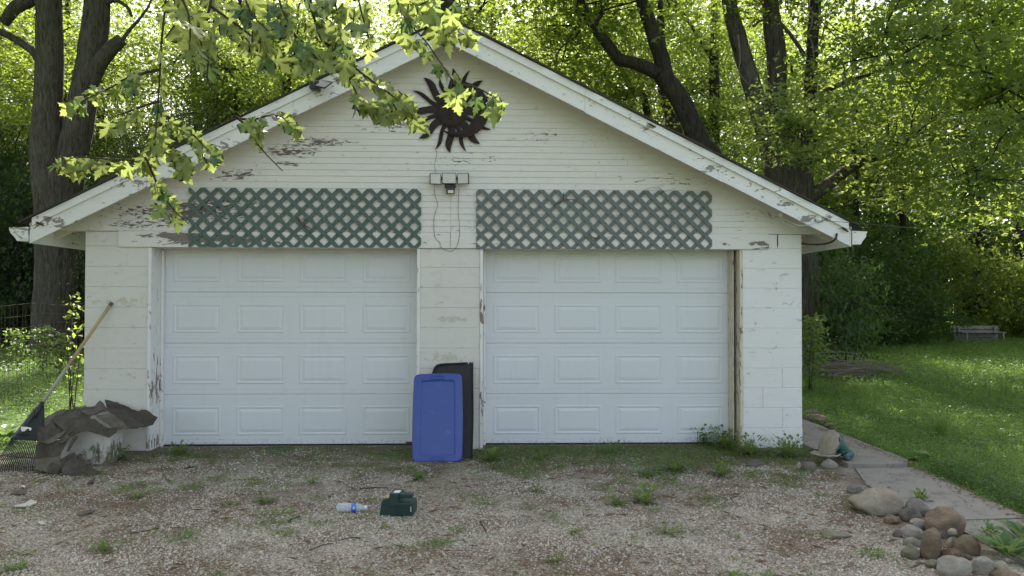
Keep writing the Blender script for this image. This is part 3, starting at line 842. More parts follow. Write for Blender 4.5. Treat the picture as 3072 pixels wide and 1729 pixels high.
for (tx, ty), wide, bend in rays:
    dx, dy = tx - fc[0], ty - fc[1]
    L = math.hypot(dx, dy)
    ux, uy = dx / L, dy / L
    px_, py_ = -uy, ux
    w0 = 62 if wide else 36
    left, right = [], []
    nseg = 12
    for i in range(nseg + 1):
        s = i / nseg
        r_ = 100 + (L - 100) * s
        off = bend * (math.sin(s * math.pi * 2.0) * (24 if wide else 19) * (0.35 + 0.65 * s) )
        w = (60 if wide else 33) * float(np.interp(s, [0, 0.2, 0.45, 0.65, 0.8, 0.92, 1.0], [0.85, 0.7, 0.66, 0.68, 0.52, 0.25, 0.02]))
        if i == nseg: w = 0.6
        cx, cy = fc[0] + ux * r_ + px_ * off, fc[1] + uy * r_ + py_ * off
        left.append((cx + px_ * w, cy + py_ * w)); right.append((cx - px_ * w, cy - py_ * w))
    V, F = [], []
    yy = -0.032 if wide else -0.028
    for a, b in zip(left, right):
        m_ = ((a[0] + b[0]) / 2, (a[1] + b[1]) / 2)
        V += [Z8(a[0], a[1], yy), Z8(m_[0], m_[1], yy - 0.010), Z8(b[0], b[1], yy), Z8(m_[0], m_[1], yy + 0.004)]
    for i in range(nseg):
        for k in range(4): F.append((i * 4 + k, i * 4 + (k + 1) % 4, i * 4 + 4 + (k + 1) % 4, i * 4 + 4 + k))
    part('ray', V, F, MAT['rust'], orn)
# face: a domed disc with brows, closed eyes, nose and lips in relief
V, F = [], []
nr_, na = 9, 36
for i in range(nr_ + 1):
    s = i / nr_
    for k in range(na):
        a = 2 * math.pi * k / na
        V.append(Z8(fc[0] + 158 * s * math.cos(a), fc[1] + 168 * s * math.sin(a), -0.036 - 0.028 * math.sqrt(max(0, 1 - s * s))))
for i in range(nr_):
    for k in range(na): F.append((i * na + k, i * na + (k + 1) % na, (i + 1) * na + (k + 1) % na, (i + 1) * na + k))
face = part('face', V, F, MAT['rust'], orn, True)
def relief(pts, r, name):
    P = [Z8(x, y, yy) for x, y, yy in pts]
    P = smooth_path(P, 4)
    n = len(P)
    rad = [r * (0.35 + 0.65 * math.sin(math.pi * i / (n - 1))) for i in range(n)]
    part(name, *tube_vf(P, rad, 7), MAT['rust'], face, True)
relief([(545, 420, -0.062), (548, 460, -0.072), (550, 500, -0.08), (552, 515, -0.068)], 0.014, 'nose')
relief([(455, 405, -0.056), (490, 392, -0.062), (535, 405, -0.062)], 0.007, 'brow')
relief([(575, 405, -0.062), (620, 392, -0.062), (660, 405, -0.054)], 0.007, 'brow')
relief([(462, 435, -0.055), (492, 446, -0.061), (525, 438, -0.060)], 0.010, 'eye')
relief([(585, 438, -0.060), (618, 446, -0.060), (650, 435, -0.054)], 0.010, 'eye')
relief([(515, 545, -0.062), (552, 538, -0.066), (590, 545, -0.061)], 0.008, 'lip')
relief([(522, 565, -0.061), (552, 570, -0.065), (582, 563, -0.060)], 0.008, 'lip')
# crescent moon in front, opening to the upper left
V, F = [], []
n = 26
mc, mr = (668, 470), 305
for i in range(n + 1):
    a = R(132) - R(248) * i / n
    s = abs(math.sin(math.pi * i / n))
    th = 150 * s ** 0.9 + 3
    ox, oy = mc[0] + mr * math.cos(a), mc[1] + mr * math.sin(a)
    ix, iy = mc[0] + (mr - th) * math.cos(a), mc[1] + (mr - th) * math.sin(a)
    mx, my = (ox + ix) / 2, (oy + iy) / 2
    V += [Z8(ox, oy, -0.066), Z8(mx, my, -0.086), Z8(ix, iy, -0.066), Z8(mx, my, -0.060)]
for i in range(n):
    for k in range(4): F.append((i * 4 + k, i * 4 + (k + 1) % 4, i * 4 + 4 + (k + 1) % 4, i * 4 + 4 + k))
part('moon', V, F, MAT['rust'], orn)
# the lamp cable runs behind the ornament
def cable(name, pts, r, m, label, cat='cable', group=None, parent=None):
    P = smooth_path(pts, 5)
    o = part(name, *tube_vf(P, r, 6), m, parent)
    if parent is None: tag(o, label, cat, group)
    return o

# ------------------------------------------------------------------ security light
lt = thing('security_light', Z8(535, 1330, -0.02), 'black three-headed security floodlight with motion sensor on the siding', 'floodlight')
def head(x0, x1, y0, y1, tilt, turn):
    a, b = Z8(x0, y1, -0.11), Z8(x1, y0, -0.11)
    w, h = b.x - a.x, b.z - a.z
    c = (a + b) / 2
    M = Matrix.Translation(c) @ Matrix.Rotation(turn, 4, 'Z') @ Matrix.Rotation(tilt, 4, 'X')
    V, F = bevel_vf(*box_vf(-w / 2, w / 2, 0.0, 0.03, -h / 2, h / 2), 0.004)
    hd = part('lamp_head', [M @ Vector(v) for v in V], F, MAT['black'], lt)
    V, F = bevel_vf(*box_vf(-w / 2 + 0.006, w / 2 - 0.006, -0.004, 0.006, -h / 2 + 0.006, h / 2 - 0.006), 0.002)
    part('lens', [M @ Vector(v) for v in V], F, MAT['lens'], hd)
head(325, 447, 1162, 1280, R(4), R(10))
head(457, 612, 1157, 1275, R(4), 0)
head(622, 747, 1160, 1278, R(4), R(-10))
a, b = Z8(440, 1235, -0.095), Z8(632, 1205, -0.095)
box('hinge_bar', a.x, b.x, -0.10, -0.085, a.z, b.z, MAT['black'], lt, 0.002)
a, b = Z8(488, 1322, -0.03), Z8(606, 1272, -0.03)
box('mount', a.x, b.x, -0.075, -0.02, a.z, b.z, MAT['black'], lt, 0.006, 2)
a, b = Z8(505, 1390, -0.06), Z8(594, 1312, -0.06)
sn = box('motion_sensor', a.x, b.x, -0.105, -0.05, a.z, b.z, MAT['black'], lt, 0.008, 2)
a, b = Z8(520, 1380, -0.1), Z8(582, 1345, -0.1)
box('sensor_window', a.x, b.x, -0.110, -0.1045, a.z, b.z, MAT['lens'], sn, 0.003)
C_ = lambda pts, Y=-0.026: [Z8(x, y, Y + rng.uniform(-0.003, 0.003)) for x, y in pts]
cable('cable', C_([(390, 905), (400, 960), (375, 1070), (392, 1160)]), 0.0018, MAT['wire'], 'thin dark wire between the sun ornament and the floodlight')
Z6w = lambda x, y, Y=-0.027: at(700 + x / 3.22, 430 + y / 3.22, Y)
cable('cable', [Z6w(1940, 400, -0.09), Z6w(1943, 480), Z6w(1972, 600), Z6w(1940, 710), Z6w(1945, 900), Z6w(1995, 960), Z6w(2005, 1005), Z6w(2090, 1045), Z6w(2150, 1010), Z6w(2185, 880), Z6w(2172, 640), Z6w(2178, 480), Z6w(2180, 395, -0.09)], 0.002, MAT['wire'], 'thin black wire looping below the floodlight heads')

# ------------------------------------------------------------------ solar panel on the left rake
c0 = at(700 + 745 / 2.862, 740 / 2.862, -0.40)
sp = thing('solar_panel', c0, 'small black solar panel bracketed to the left rake board', 'solar panel')
M = Matrix.Translation(at(700 + 780 / 2.862, 725 / 2.862, -0.47)) @ Matrix.Rotation(R(-14), 4, 'Z') @ Matrix.Rotation(R(14), 4, 'Y') @ Matrix.Rotation(R(-52), 4, 'X')
V, F = bevel_vf(*box_vf(-0.055, 0.05, -0.008, 0.008, -0.075, 0.075), 0.003)
pn = part('panel', [M @ Vector(v) for v in V], F, MAT['black'], sp)
a_ = at(700 + 700 / 2.862, 745 / 2.862, -0.35)
part('bracket', *bevel_vf(*box_vf(a_.x - 0.03, a_.x + 0.06, -0.46, -0.353, a_.z - 0.05, a_.z + 0.03), 0.006), MAT['black'], sp)

# ------------------------------------------------------------------ service wires on the right eave
Zr = lambda x, y, Y: at(2172 + x / 2.862, 430 + y / 2.862, Y)
def insulator(px, py, Y, label, s=1.0):
    c = Zr(px, py, Y)
    prof = [(0.0, -0.03), (0.012, -0.03), (0.012, -0.012), (0.022, -0.008), (0.022, 0.008), (0.014, 0.012), (0.014, 0.02), (0.02, 0.024), (0.018, 0.034), (0.0, 0.036)]
    V, F = lathe_vf([(r_ * s, z_ * s) for r_, z_ in prof], 14)
    V = [Vector((v[0], v[2], v[1])) + c for v in map(Vector, V)]
    return tag(part('insulator', V, F, MAT['porcelain'], None, True), label, 'insulator')
insulator(492, 612, -0.05, 'white porcelain knob insulator on the siding under the right eave', 1.2)
insulator(815, 660, -0.36, 'white porcelain ring insulator screwed to the right rake board')
cable('service_wire', [Zr(300, 578, -0.024), Zr(400, 640, -0.06), Zr(560, 705, -0.2), Zr(650, 712, -0.26)], 0.003, MAT['whitecable'], 'painted wire stapled to the siding under the right eave')
cable('service_wire', [Zr(505, 625, -0.075), Zr(560, 668, -0.2), Zr(640, 706, -0.3), Zr(740, 698, -0.36), Zr(808, 670, -0.37)], 0.0045, MAT['whitecable'], 'pale wire sagging between the two porcelain insulators')
p0 = Zr(830, 662, -0.365); p1 = Zr(1100, 683, -0.5); p2 = at(3072, 700, -1.4)
cable('overhead_wire', [p0, p1, p2, p2 + (p2 - p1) * 2.2 + Vector((0, 0, 0.25)), p2 + (p2 - p1) * 5.0 + Vector((0, 3.0, 0.9))], 0.0026, MAT['fencewire'], 'long overhead wire leaving the right eave towards the woods')
cable('conduit', [Zr(660, 862, 0.02), Zr(760, 870, -0.12), Zr(880, 862, -0.25), Zr(950, 830, -0.34), Zr(970, 780, -0.345), Zr(962, 790, -0.33)], 0.009, MAT['wire'], 'thick black cable curving up onto the right rake board')
# ------------------------------------------------------------------ leaf rake against the left pier
top = at(333, 912, -0.035); nk = at(124, 1214, -0.61); tip = gr(46, 1416)
ax0 = (nk - top).normalized()
ax = (tip - nk).normalized()
L_ = (tip - nk).length
rk = thing('leaf_rake', (tip.x, tip.y, 0), 'black plastic leaf rake with yellow handle leaning against the left pier', 'rake')
side_ = Vector((1, 0.05, -0.12)); side_ = (side_ - ax * side_.dot(ax)).normalized()
nrm = ax.cross(side_).normalized()
if nrm.y > 0: nrm = -nrm
def rp(s, w, d=0.0): return nk + ax * (L_ * s) + side_ * w + nrm * d
Lh = (nk - top).length
hp = lambda s: top + ax0 * (Lh * s)
part('handle', *tube_vf([hp(0.0), hp(0.3), hp(0.62)], 0.0165, 10), MAT['handle'], rk, True)
part('handle_shaft', *tube_vf([hp(0.62), hp(1.03)], 0.0145, 10), MAT['handle_grey'], rk, True)
part('grip_end', *tube_vf([hp(-0.012), hp(0.02)], [0.017, 0.0185], 10), MAT['deadwood'], rk, True)
# fan plate: curved sheet
V, F = [], []
ns, nw = 9, 9
for i in range(ns):
    s = i / (ns - 1)
    hw = 0.022 + 0.122 * s ** 0.9
    for j in range(nw):
        w = -1 + 2 * j / (nw - 1)
        bow = (1 - w * w) * 0.03 * s
        end = (1 - w * w) * 0.018 * s
        V.append(rp(0.0 + (0.54 + end) * s, w * hw, bow + 0.006))
for i in range(ns): 
    for j in range(nw): V.append(V[i * nw + j] - nrm * 0.006)
for i in range(ns - 1):
    for j in range(nw - 1):
        a = i * nw + j
        F.append((a, a + 1, a + nw + 1, a + nw)); b = a + ns * nw
        F.append((b, b + nw, b + nw + 1, b + 1))
N2 = ns * nw
for i in range(ns - 1):
    for j in (0, nw - 1):
        a = i * nw + j
        F.append((a, a + nw, a + nw + N2, a + N2))
for j in range(nw - 1):
    a = (ns - 1) * nw + j
    F.append((a, a + 1, a + 1 + N2, a + N2))
plate = part('fan_plate', V, F, MAT['rakeblack'], rk, True)
part('socket', *tube_vf([rp(-0.03, 0, 0.004), rp(0.06, 0, 0.012), rp(0.22, 0, 0.02)], [0.023, 0.02, 0.008], 10), MAT['rakeblack'], rk, True)
part('rib', *tube_vf([rp(0.16, -0.018, 0.018), rp(0.34, -0.045, 0.028)], [0.006, 0.004], 6), MAT['rakeblack'], rk)
nt_ = 22
for k in range(nt_):
    w = -1 + 2 * k / (nt_ - 1)
    P = []
    for s in (0.46, 0.62, 0.78, 0.90, 0.97, 1.0):
        ww = w * (0.122 + (s - 0.46) * 0.13)
        bow = (1 - w * w) * 0.03
        cur = -0.04 * max(0, (s - 0.93) / 0.07)
        P.append(rp(s + 0.012 * (1 - w * w), ww, bow * min(1, (1.25 - s) * 1.4) + 0.004 + cur))
    V, F = tube_vf(P, [0.0046, 0.0046, 0.0044, 0.0042, 0.004, 0.003], 5)
    part('tine', V, F, MAT['rakeblack'], rk)
P = [rp(0.79 + 0.012 * (1 - w * w), w * 0.168, (1 - w * w) * 0.02 + 0.009) for w in np.linspace(-1, 1, 11)]
part('tine_bar', *tube_vf(P, 0.0038, 6), MAT['rakeblack'], rk, True)
V = [rp(0.40 - dy * 0.05, -0.03 + dx * 0.05, 0.038) for dx, dy in [(-1, 0.55), (-0.8, -0.3), (-0.55, -0.8), (-0.1, -0.6), (0.1, 0.0), (0.5, 0.1), (0.75, -0.45), (0.95, 0.2), (0.7, 0.5), (0, 0.6)]]
part('white_splash', *prism_vf(V, -nrm, 0.012), MAT['dropping'], plate)

# ------------------------------------------------------------------ white drum, with torn shingles heaped on and beside it
bm = bmesh.new()
_b = [bm.verts.new((x, y, -0.03)) for x, y in ((-3.985, -0.50), (-3.465, -0.655), (-3.49, -0.33), (-3.98, -0.18))]
_t = [bm.verts.new((x, y, 0.292)) for x, y in ((-3.975, -0.49), (-3.472, -0.64), (-3.495, -0.34), (-3.97, -0.19))]
bm.faces.new(_b[::-1]); bm.faces.new(_t)
for k in range(4): bm.faces.new((_b[k], _b[(k + 1) % 4], _t[(k + 1) % 4], _t[k]))
bmesh.ops.bevel(bm, geom=bm.edges[:], offset=0.012, segments=2, profile=0.6, affect='EDGES')
bmesh.ops.subdivide_edges(bm, edges=[e for e in bm.edges if e.calc_length() > 0.1], cuts=6, use_grid_fill=True)
for v in bm.verts: v.co += Vector((1, 1, 1)) * 0.006 * mnoise.noise(v.co * 14.0)
_me = bpy.data.meshes.new('concrete_block'); bm.to_mesh(_me); bm.free(); _me.materials.append(MAT['drum'])
drum = bpy.data.objects.new('concrete_block', _me); COL.objects.link(drum)
tag(drum, 'mossy white-painted concrete block under the torn shingles', 'concrete block')

Zs = lambda x, y, Y: at(x / 4.834, 1150 + y / 4.834, Y)
SHN = [0]
def scrap(poly, label, m='scrap', curl=0.02, thick=0.004, group='torn roof shingles in the heap'):
    """a torn shingle sheet: polygon of (zoom x, zoom y, depth Y), meshed as a fan grid, warped and thickened"""
    P = [Zs(*p) for p in poly]
    # ragged outline
    out = []
    for i in range(len(P)):
        a, b = P[i], P[(i + 1) % len(P)]
        n = max(2, int((b - a).length / 0.03))
        for k in range(n):
            q_ = a.lerp(b, k / n)
            out.append(q_ + (Vector((rng.uniform(-1, 1), rng.uniform(-1, 1), rng.uniform(-1, 1))) * 0.005 if k else Vector()))
    c = sum(out, Vector()) / len(out)
    n = len(out)
    V = []
    SHN[0] += 1
    RS = (1.0, 0.94, 0.8, 0.62, 0.42, 0.22)
    for s in RS:
        for p in out:
            q_ = c.lerp(p, s)
            v_ = Vector((q_.x * 5, q_.y * 5 + SHN[0] * 7.3, q_.z * 5))
            h = mnoise.noise(v_) * curl * 0.7 + mnoise.noise(v_ * 3.1) * curl * 0.2 + mnoise.noise(v_ * 8.0) * 0.003
            if s > 0.9: h += rng.uniform(-0.003, 0.003)
            V.append(q_ + Vector((0, -0.4, 0.9)) * h)
    V.append(c)
    F = []
    nR = len(RS)
    for r_ in range(nR - 1):
        for k in range(n): F.append((r_ * n + k, r_ * n + (k + 1) % n, (r_ + 1) * n + (k + 1) % n, (r_ + 1) * n + k))
    for k in range(n): F.append(((nR - 1) * n + k, (nR - 1) * n + (k + 1) % n, nR * n))
    # normals towards the viewer side
    o = part('torn_shingle', V, F, MAT[m])
    md = o.modifiers.new('thickness', 'SOLIDIFY'); md.thickness = thick; md.offset = 0
    return tag(o, label, 'shingle', group)
scrap([(560, 640, -0.75), (900, 560, -0.55), (980, 760, -0.72), (700, 860, -0.85), (540, 880, -0.86)], 'torn shingle flap at the left middle of the heap behind the rake')
scrap([(540, 880, -0.86), (760, 850, -0.88), (1020, 800, -0.80), (900, 1010, -0.92), (760, 1180, -0.97), (500, 1120, -0.93)], 'brown torn shingle sloping down the left side of the heap', curl=0.035)
scrap([(500, 1100, -0.93), (860, 1060, -0.96), (900, 1240, -1.0), (690, 1290, -1.03), (500, 1250, -1.0)], 'lowest torn shingle beside the rake tines', 'scrap_back', 0.02)
scrap([(560, 560, -0.45), (860, 390, -0.25), (1250, 330, -0.18), (1300, 440, -0.3), (900, 640, -0.6), (620, 640, -0.62)], 'tan torn shingle lying under the broad dark one at the back left', 'scrap_back', 0.02)
scrap([(800, 470, -0.45), (1000, 370, -0.3), (1370, 340, -0.26), (1560, 420, -0.33), (1330, 480, -0.45), (1060, 690, -0.66), (990, 760, -0.73), (860, 640, -0.66), (730, 540, -0.58)], 'broad dark torn shingle across the top left of the heap', curl=0.03)
scrap([(990, 740, -0.72), (1120, 640, -0.64), (1300, 500, -0.5), (1480, 590, -0.56), (1540, 640, -0.62), (1210, 700, -0.71), (1000, 790, -0.75)], 'dark torn shingle drooping over the front of the white block', curl=0.02)
scrap([(1520, 240, -0.06), (1790, 310, -0.08), (2040, 420, -0.10), (2200, 560, -0.2), (2080, 640, -0.33), (1800, 560, -0.4), (1560, 400, -0.28)], 'long dark torn shingle propped against the left pier', curl=0.03)
scrap([(2010, 400, -0.12), (2120, 390, -0.13), (2285, 490, -0.18), (2220, 590, -0.27), (2060, 630, -0.35), (1900, 560, -0.32)], 'torn shingle corner sticking out past the door jamb', curl=0.02)
scrap([(1380, 470, -0.42), (1620, 440, -0.38), (1830, 600, -0.48), (1850, 660, -0.55), (1680, 660, -0.6), (1500, 560, -0.56)], 'tan torn shingle on the top of the white block', 'scrap_back', 0.015)
scrap([(1600, 440, -0.34), (1780, 420, -0.28), (2100, 630, -0.36), (1960, 660, -0.46), (1840, 650, -0.5)], 'narrow layered torn shingle over the right edge of the white block', curl=0.02)
scrap([(1300, 700, -0.72), (1420, 640, -0.66), (1700, 640, -0.64), (1690, 710, -0.7), (1580, 790, -0.727), (1440, 740, -0.735)], 'thin grey torn shingle hanging down the face of the white block', 'scrap', 0.006)
scrap([(1360, 350, -0.2), (1450, 250, -0.14), (1500, 290, -0.16), (1570, 380, -0.22), (1480, 400, -0.26)], 'curled torn shingle end standing up at the back of the heap', 'scrap_back', 0.03)
scrap([(600, 860, -0.88), (900, 700, -0.8), (960, 690, -0.8), (800, 830, -0.89), (700, 880, -0.9)], 'pale-edged strip of torn shingle folded over at the left', 'scrap_back', 0.02)
scrap([(840, 850, -0.86), (950, 720, -0.79), (1000, 760, -0.80), (900, 860, -0.88)], 'small crumpled torn shingle tucked under the broad one', 'scrap_back', 0.03)
scrap([(1060, 790, -0.78), (1130, 770, -0.76), (1000, 1000, -0.92), (960, 990, -0.93)], 'dark torn shingle strip standing beside the white block', curl=0.01)
scrap([(700, 1180, -1.0), (1090, 1000, -0.86), (900, 1240, -1.0), (820, 1330, -1.06), (670, 1290, -1.06)], 'torn shingle leaning at the lower left of the fallen pieces', curl=0.02)
scrap([(1080, 995, -0.86), (1170, 1150, -0.95), (1480, 1290, -1.0), (1440, 1320, -1.07), (920, 1330, -1.08), (900, 1240, -1.03)], 'pointed dark torn shingle fallen in front of the white block', curl=0.03)
scrap([(1110, 1045, -0.86), (1165, 1020, -0.83), (1270, 1180, -0.92), (1215, 1190, -0.95)], 'small square torn shingle behind the pointed one', curl=0.005)
scrap([(650, 1380, -1.12), (830, 1330, -1.08), (1240, 1320, -1.07), (1470, 1310, -1.06), (1290, 1360, -1.12), (900, 1370, -1.13), (760, 1405, -1.15)], 'flat torn shingle lying on the gravel at the foot of the heap', curl=0.01)

scrap([(1180, 400, -0.36), (1420, 350, -0.28), (1500, 400, -0.33), (1250, 470, -0.43)], 'narrow shingle tab on the very top of the heap', 'scrap_back', 0.006)
scrap([(1640, 350, -0.17), (1980, 450, -0.19), (1930, 520, -0.26), (1600, 420, -0.25)], 'straight-edged shingle tab over the propped long one', curl=0.006)

# ------------------------------------------------------------------ blue tote lid and black panel leaning on the middle pier
def rounded(w, h, r_, n=6, bow=0.0, taper=0.0):
    pts = []
    for cx, cz, a0 in ((w / 2 - r_, -h / 2 + r_, -90), (w / 2 - r_, h / 2 - r_, 0), (-w / 2 + r_, h / 2 - r_, 90), (-w / 2 + r_, -h / 2 + r_, 180)):
        for i in range(n + 1):
            a = R(a0 + 90 * i / n)
            x, z_ = cx + r_ * math.cos(a), cz + r_ * math.sin(a)
            pts.append((x, z_))
    # extra points along the sides so that they can bow outwards
    out = []
    for i in range(len(pts)):
        a, b = pts[i], pts[(i + 1) % len(pts)]
        k = 6 if math.hypot(b[0] - a[0], b[1] - a[1]) > 0.1 else 1
        for j in range(k):
            out.append((a[0] + (b[0] - a[0]) * j / k, a[1] + (b[1] - a[1]) * j / k))
    res = []
    for x, z_ in out:
        fx = 1 + bow * (1 - (2 * z_ / h) ** 2) - taper * (z_ / h)
        fz = 1 + bow * 0.5 * (1 - (2 * x / w) ** 2)
        res.append((x * fx, z_ * fz))
    return res
lid = thing('tote_lid', (-0.46, -0.64, 0.0), 'scuffed blue plastic storage tote lid leaning on the middle pier', 'lid')
bl, br_ = gr(1042 * K, 1160 * K), gr(1170 * K, 1166 * K)
W, H = 0.458, 0.825
lean = R(14)
lid.location = ((bl.x + br_.x) / 2 - 0.022, -0.60, 0.0)
lid.rotation_euler = (-lean, R(-1.2), R(-2))
rings = [(0.0, 0.016, 0.04), (0.004, 0.0, 0.04), (0.012, -0.006, 0.04), (0.056, -0.010, 0.04), (0.068, -0.004, 0.03), (0.072, 0.002, 0.028), (0.30, 0.0, 0.02)]
V, F = [], []
for ins, y, r_ in rings:
    if ins > 0.2:
        V.append((0, y - 0.002, H / 2)); continue
    for x, z_ in rounded(W - 2 * ins, H - 2 * ins, max(0.012, r_ - ins * 0.3) if ins < 0.06 else 0.014, 5, 0.035, 0.02):
        V.append((x, y, z_ + H / 2))
n = (len(V) - 1) // (len(rings) - 1)
for r__ in range(len(rings) - 2):
    for k in range(n): F.append((r__ * n + k, r__ * n + (k + 1) % n, (r__ + 1) * n + (k + 1) % n, (r__ + 1) * n + k))
b = (len(rings) - 2) * n
for k in range(n): F.append((b + k, b + (k + 1) % n, len(V) - 1))
pl_ = part('lid_plate', V, F, MAT['blue'], lid, False, True)
pl_.modifiers.new('thickness', 'SOLIDIFY').thickness = -0.004
for zc in (0.034, H - 0.030):
    for dz in (-0.014, 0.014):
        part('latch_rim', *bevel_vf(*box_vf(-0.062, 0.062, -0.020, -0.008, zc + dz - 0.004, zc + dz + 0.004), 0.002), MAT['blue'], lid, False, True)
    for dx in (-0.062, 0.062):
        part('latch_rim', *bevel_vf(*box_vf(dx - 0.004, dx + 0.004, -0.0195, -0.008, zc - 0.0185, zc + 0.0185), 0.002), MAT['blue'], lid, False, True)

Zb = lambda x, y, Y: at(1100 + x / 3.372, 1000 + y / 3.372, Y)
pan = thing('black_panel', (-0.30, -0.50, 0), 'tall black plastic panel with one rounded corner behind the blue lid', 'panel')
def pY(y): return -0.06 - 0.42 * (y - 300) / 1000.0
outl = [(1075, 300), (1078, 700), (1078, 900), (1066, 1302), (700, 1310), (655, 1310), (655, 420), (672, 385), (695, 350), (725, 327), (790, 315), (1000, 305), (1005, 300), (1022, 298), (1026, 318), (1034, 318), (1036, 300)]
P = [Zb(x, y, pY(y)) for x, y in outl]
pp_ = part('sheet', *prism_vf(list(reversed(P)), (0, 1, 0.4), 0.012), MAT['panelblack'], pan)
P = [Zb(x, y, pY(y) - 0.014) for x, y in [(672, 400), (690, 352), (725, 322), (790, 312), (900, 308), (1000, 302)]]
part('rolled_edge', *tube_vf(smooth_path(P, 4), 0.009, 8), MAT['panelblack'], pan, True)
P = [Zb(x, y, pY(y) - 0.012) for x, y in [(1072, 302), (1076, 700), (1076, 900), (1064, 1300)]]
part('side_flange', *tube_vf(smooth_path(P, 4), 0.007, 6), MAT['panelblack'], pan, True)

# ------------------------------------------------------------------ green case and bottle on the gravel
gc = (gr(957 * K, 1296 * K) + gr(1040 * K, 1302 * K)) / 2
case = thing('plastic_case', (gc.x, gc.y, 0.0), 'dark green plastic case with carry handle standing on the gravel', 'case')
case.rotation_euler = (0, 0, R(-6))
px = 1.0 / 6.44 * 5.32 / 2277.0      # zoom pixels to metres at its distance
cg = lambda x: (x - 1555) * px
ch = lambda y: (985 - y) * px * 1.06
prof = [(1215, 985), (1860, 985), (1872, 880), (1862, 735), (1600, 722), (1600, 590), (1418, 570), (1405, 690), (1262, 700), (1240, 820)]
body = [(cg(x), ch(y)) for x, y in prof]
D_ = 0.15
V, F = prism_vf([(x, 0.0, z_) for x, z_ in reversed(body)], (0, 1, 0), D_)
V, F = bevel_vf(V, F, 0.006, 2)
bd = part('case_body', V, F, MAT['green_plastic'], case, False, True)
V, F = bevel_vf(*box_vf(cg(1575), cg(1862), -0.012, 0.02, ch(960), ch(735)), 0.006, 2)
part('front_plate', V, F, MAT['green_plastic'], case, False, True)
for k in range(7):
    zc = ch(945) + k * 0.0118
    V, F = bevel_vf(*box_vf(cg(1590), cg(1815), -0.017, -0.008, zc - 0.003, zc + 0.003), 0.0014)
    part('louvre', V, F, MAT['green_plastic'], case, False, True)
V, F = bevel_vf(*box_vf(cg(1415), cg(1595), -0.014, 0.06, ch(800), ch(568)), 0.006, 2)
part('upright', V, F, MAT['green_plastic'], case, False, True)
V, F = bevel_vf(*box_vf(cg(1590), cg(1860), 0.0, 0.05, ch(655), ch(575)), 0.008, 2)
part('handle', V, F, MAT['green_plastic'], case, False, True)
V, F = bevel_vf(*box_vf(cg(1480), cg(1600), 0.005, 0.07, ch(566), ch(566) + 0.003), 0.001)
part('paper_label', V, F, MAT['whiteplastic'], case, False, True)
V, F = bevel_vf(*box_vf(cg(1828), cg(1842), -0.0145, -0.011, ch(890), ch(800)), 0.001)
part('white_sticker', V, F, MAT['whiteplastic'], case, False, True)
V, F = bevel_vf(*box_vf(cg(1290), cg(1400), 0.02, 0.12, ch(690), ch(665)), 0.004)
part('brass_tab', V, F, MAT['handle'], case, False, True)

bc = gr(950 + 660 / 6.44, 1400 + 905 / 6.44)
bot = thing('water_bottle', (bc.x, bc.y + 0.03, 0.0), 'clear plastic water bottle with blue label lying on the gravel', 'bottle')
bot.rotation_euler = (0, 0, R(-3))
prof = [(0.0, -0.105), (0.022, -0.105), (0.031, -0.098), (0.032, -0.08), (0.029, -0.072), (0.032, -0.064), (0.032, -0.05), (0.029, -0.042), (0.032, -0.034), (0.031, 0.0), (0.031, 0.028), (0.032, 0.04), (0.029, 0.05), (0.02, 0.072), (0.0125, 0.084), (0.0125, 0.094)]
V, F = lathe_vf(prof, 24)
V = [(v[2], v[1], v[0] + 0.033) for v in V]
ob = part('bottle_body', V, F, MAT['clear'], bot, True, True)
ob.modifiers.new('thickness', 'SOLIDIFY').thickness = 0.0008
V, F = lathe_vf([(0.0322, -0.002), (0.0328, 0.0), (0.0328, 0.030), (0.0322, 0.032)], 28)
lab = part('label_sleeve', [(v[2] * 0.95 + 0.006, v[1], v[0] + 0.033) for v in V], F, MAT['bottle_label'], bot, True, True)
V = []
for a, x in ((-152, 0.008), (-128, 0.012), (-118, 0.021), (-135, 0.026), (-155, 0.024), (-166, 0.015)):
    V.append((x + 0.006, 0.0334 * math.cos(R(a + 40)), 0.033 + 0.0334 * math.sin(R(180 - a + 100)) * 0.0))
V = [(0.006 + x, -0.0334 * math.cos(R(t_)), 0.033 + 0.0334 * math.sin(R(t_))) for x, t_ in ((0.006, 8), (0.014, 30), (0.024, 26), (0.019, 12), (0.024, -4), (0.012, -8))]
part('label_print', V, [tuple(range(len(V)))], MAT['bottle_mark'], lab, False, False).location = Vector((sum(v[0] for v in V), sum(v[1] for v in V), sum(v[2] for v in V))) / len(V) - Vector(lab.location)
V, F = lathe_vf([(0.0, 0.112), (0.0145, 0.112), (0.015, 0.108), (0.015, 0.093), (0.012, 0.092)], 18)
part('cap', [(v[2], v[1], v[0] + 0.033) for v in V], F, MAT['whiteplastic'], bot, False, True)

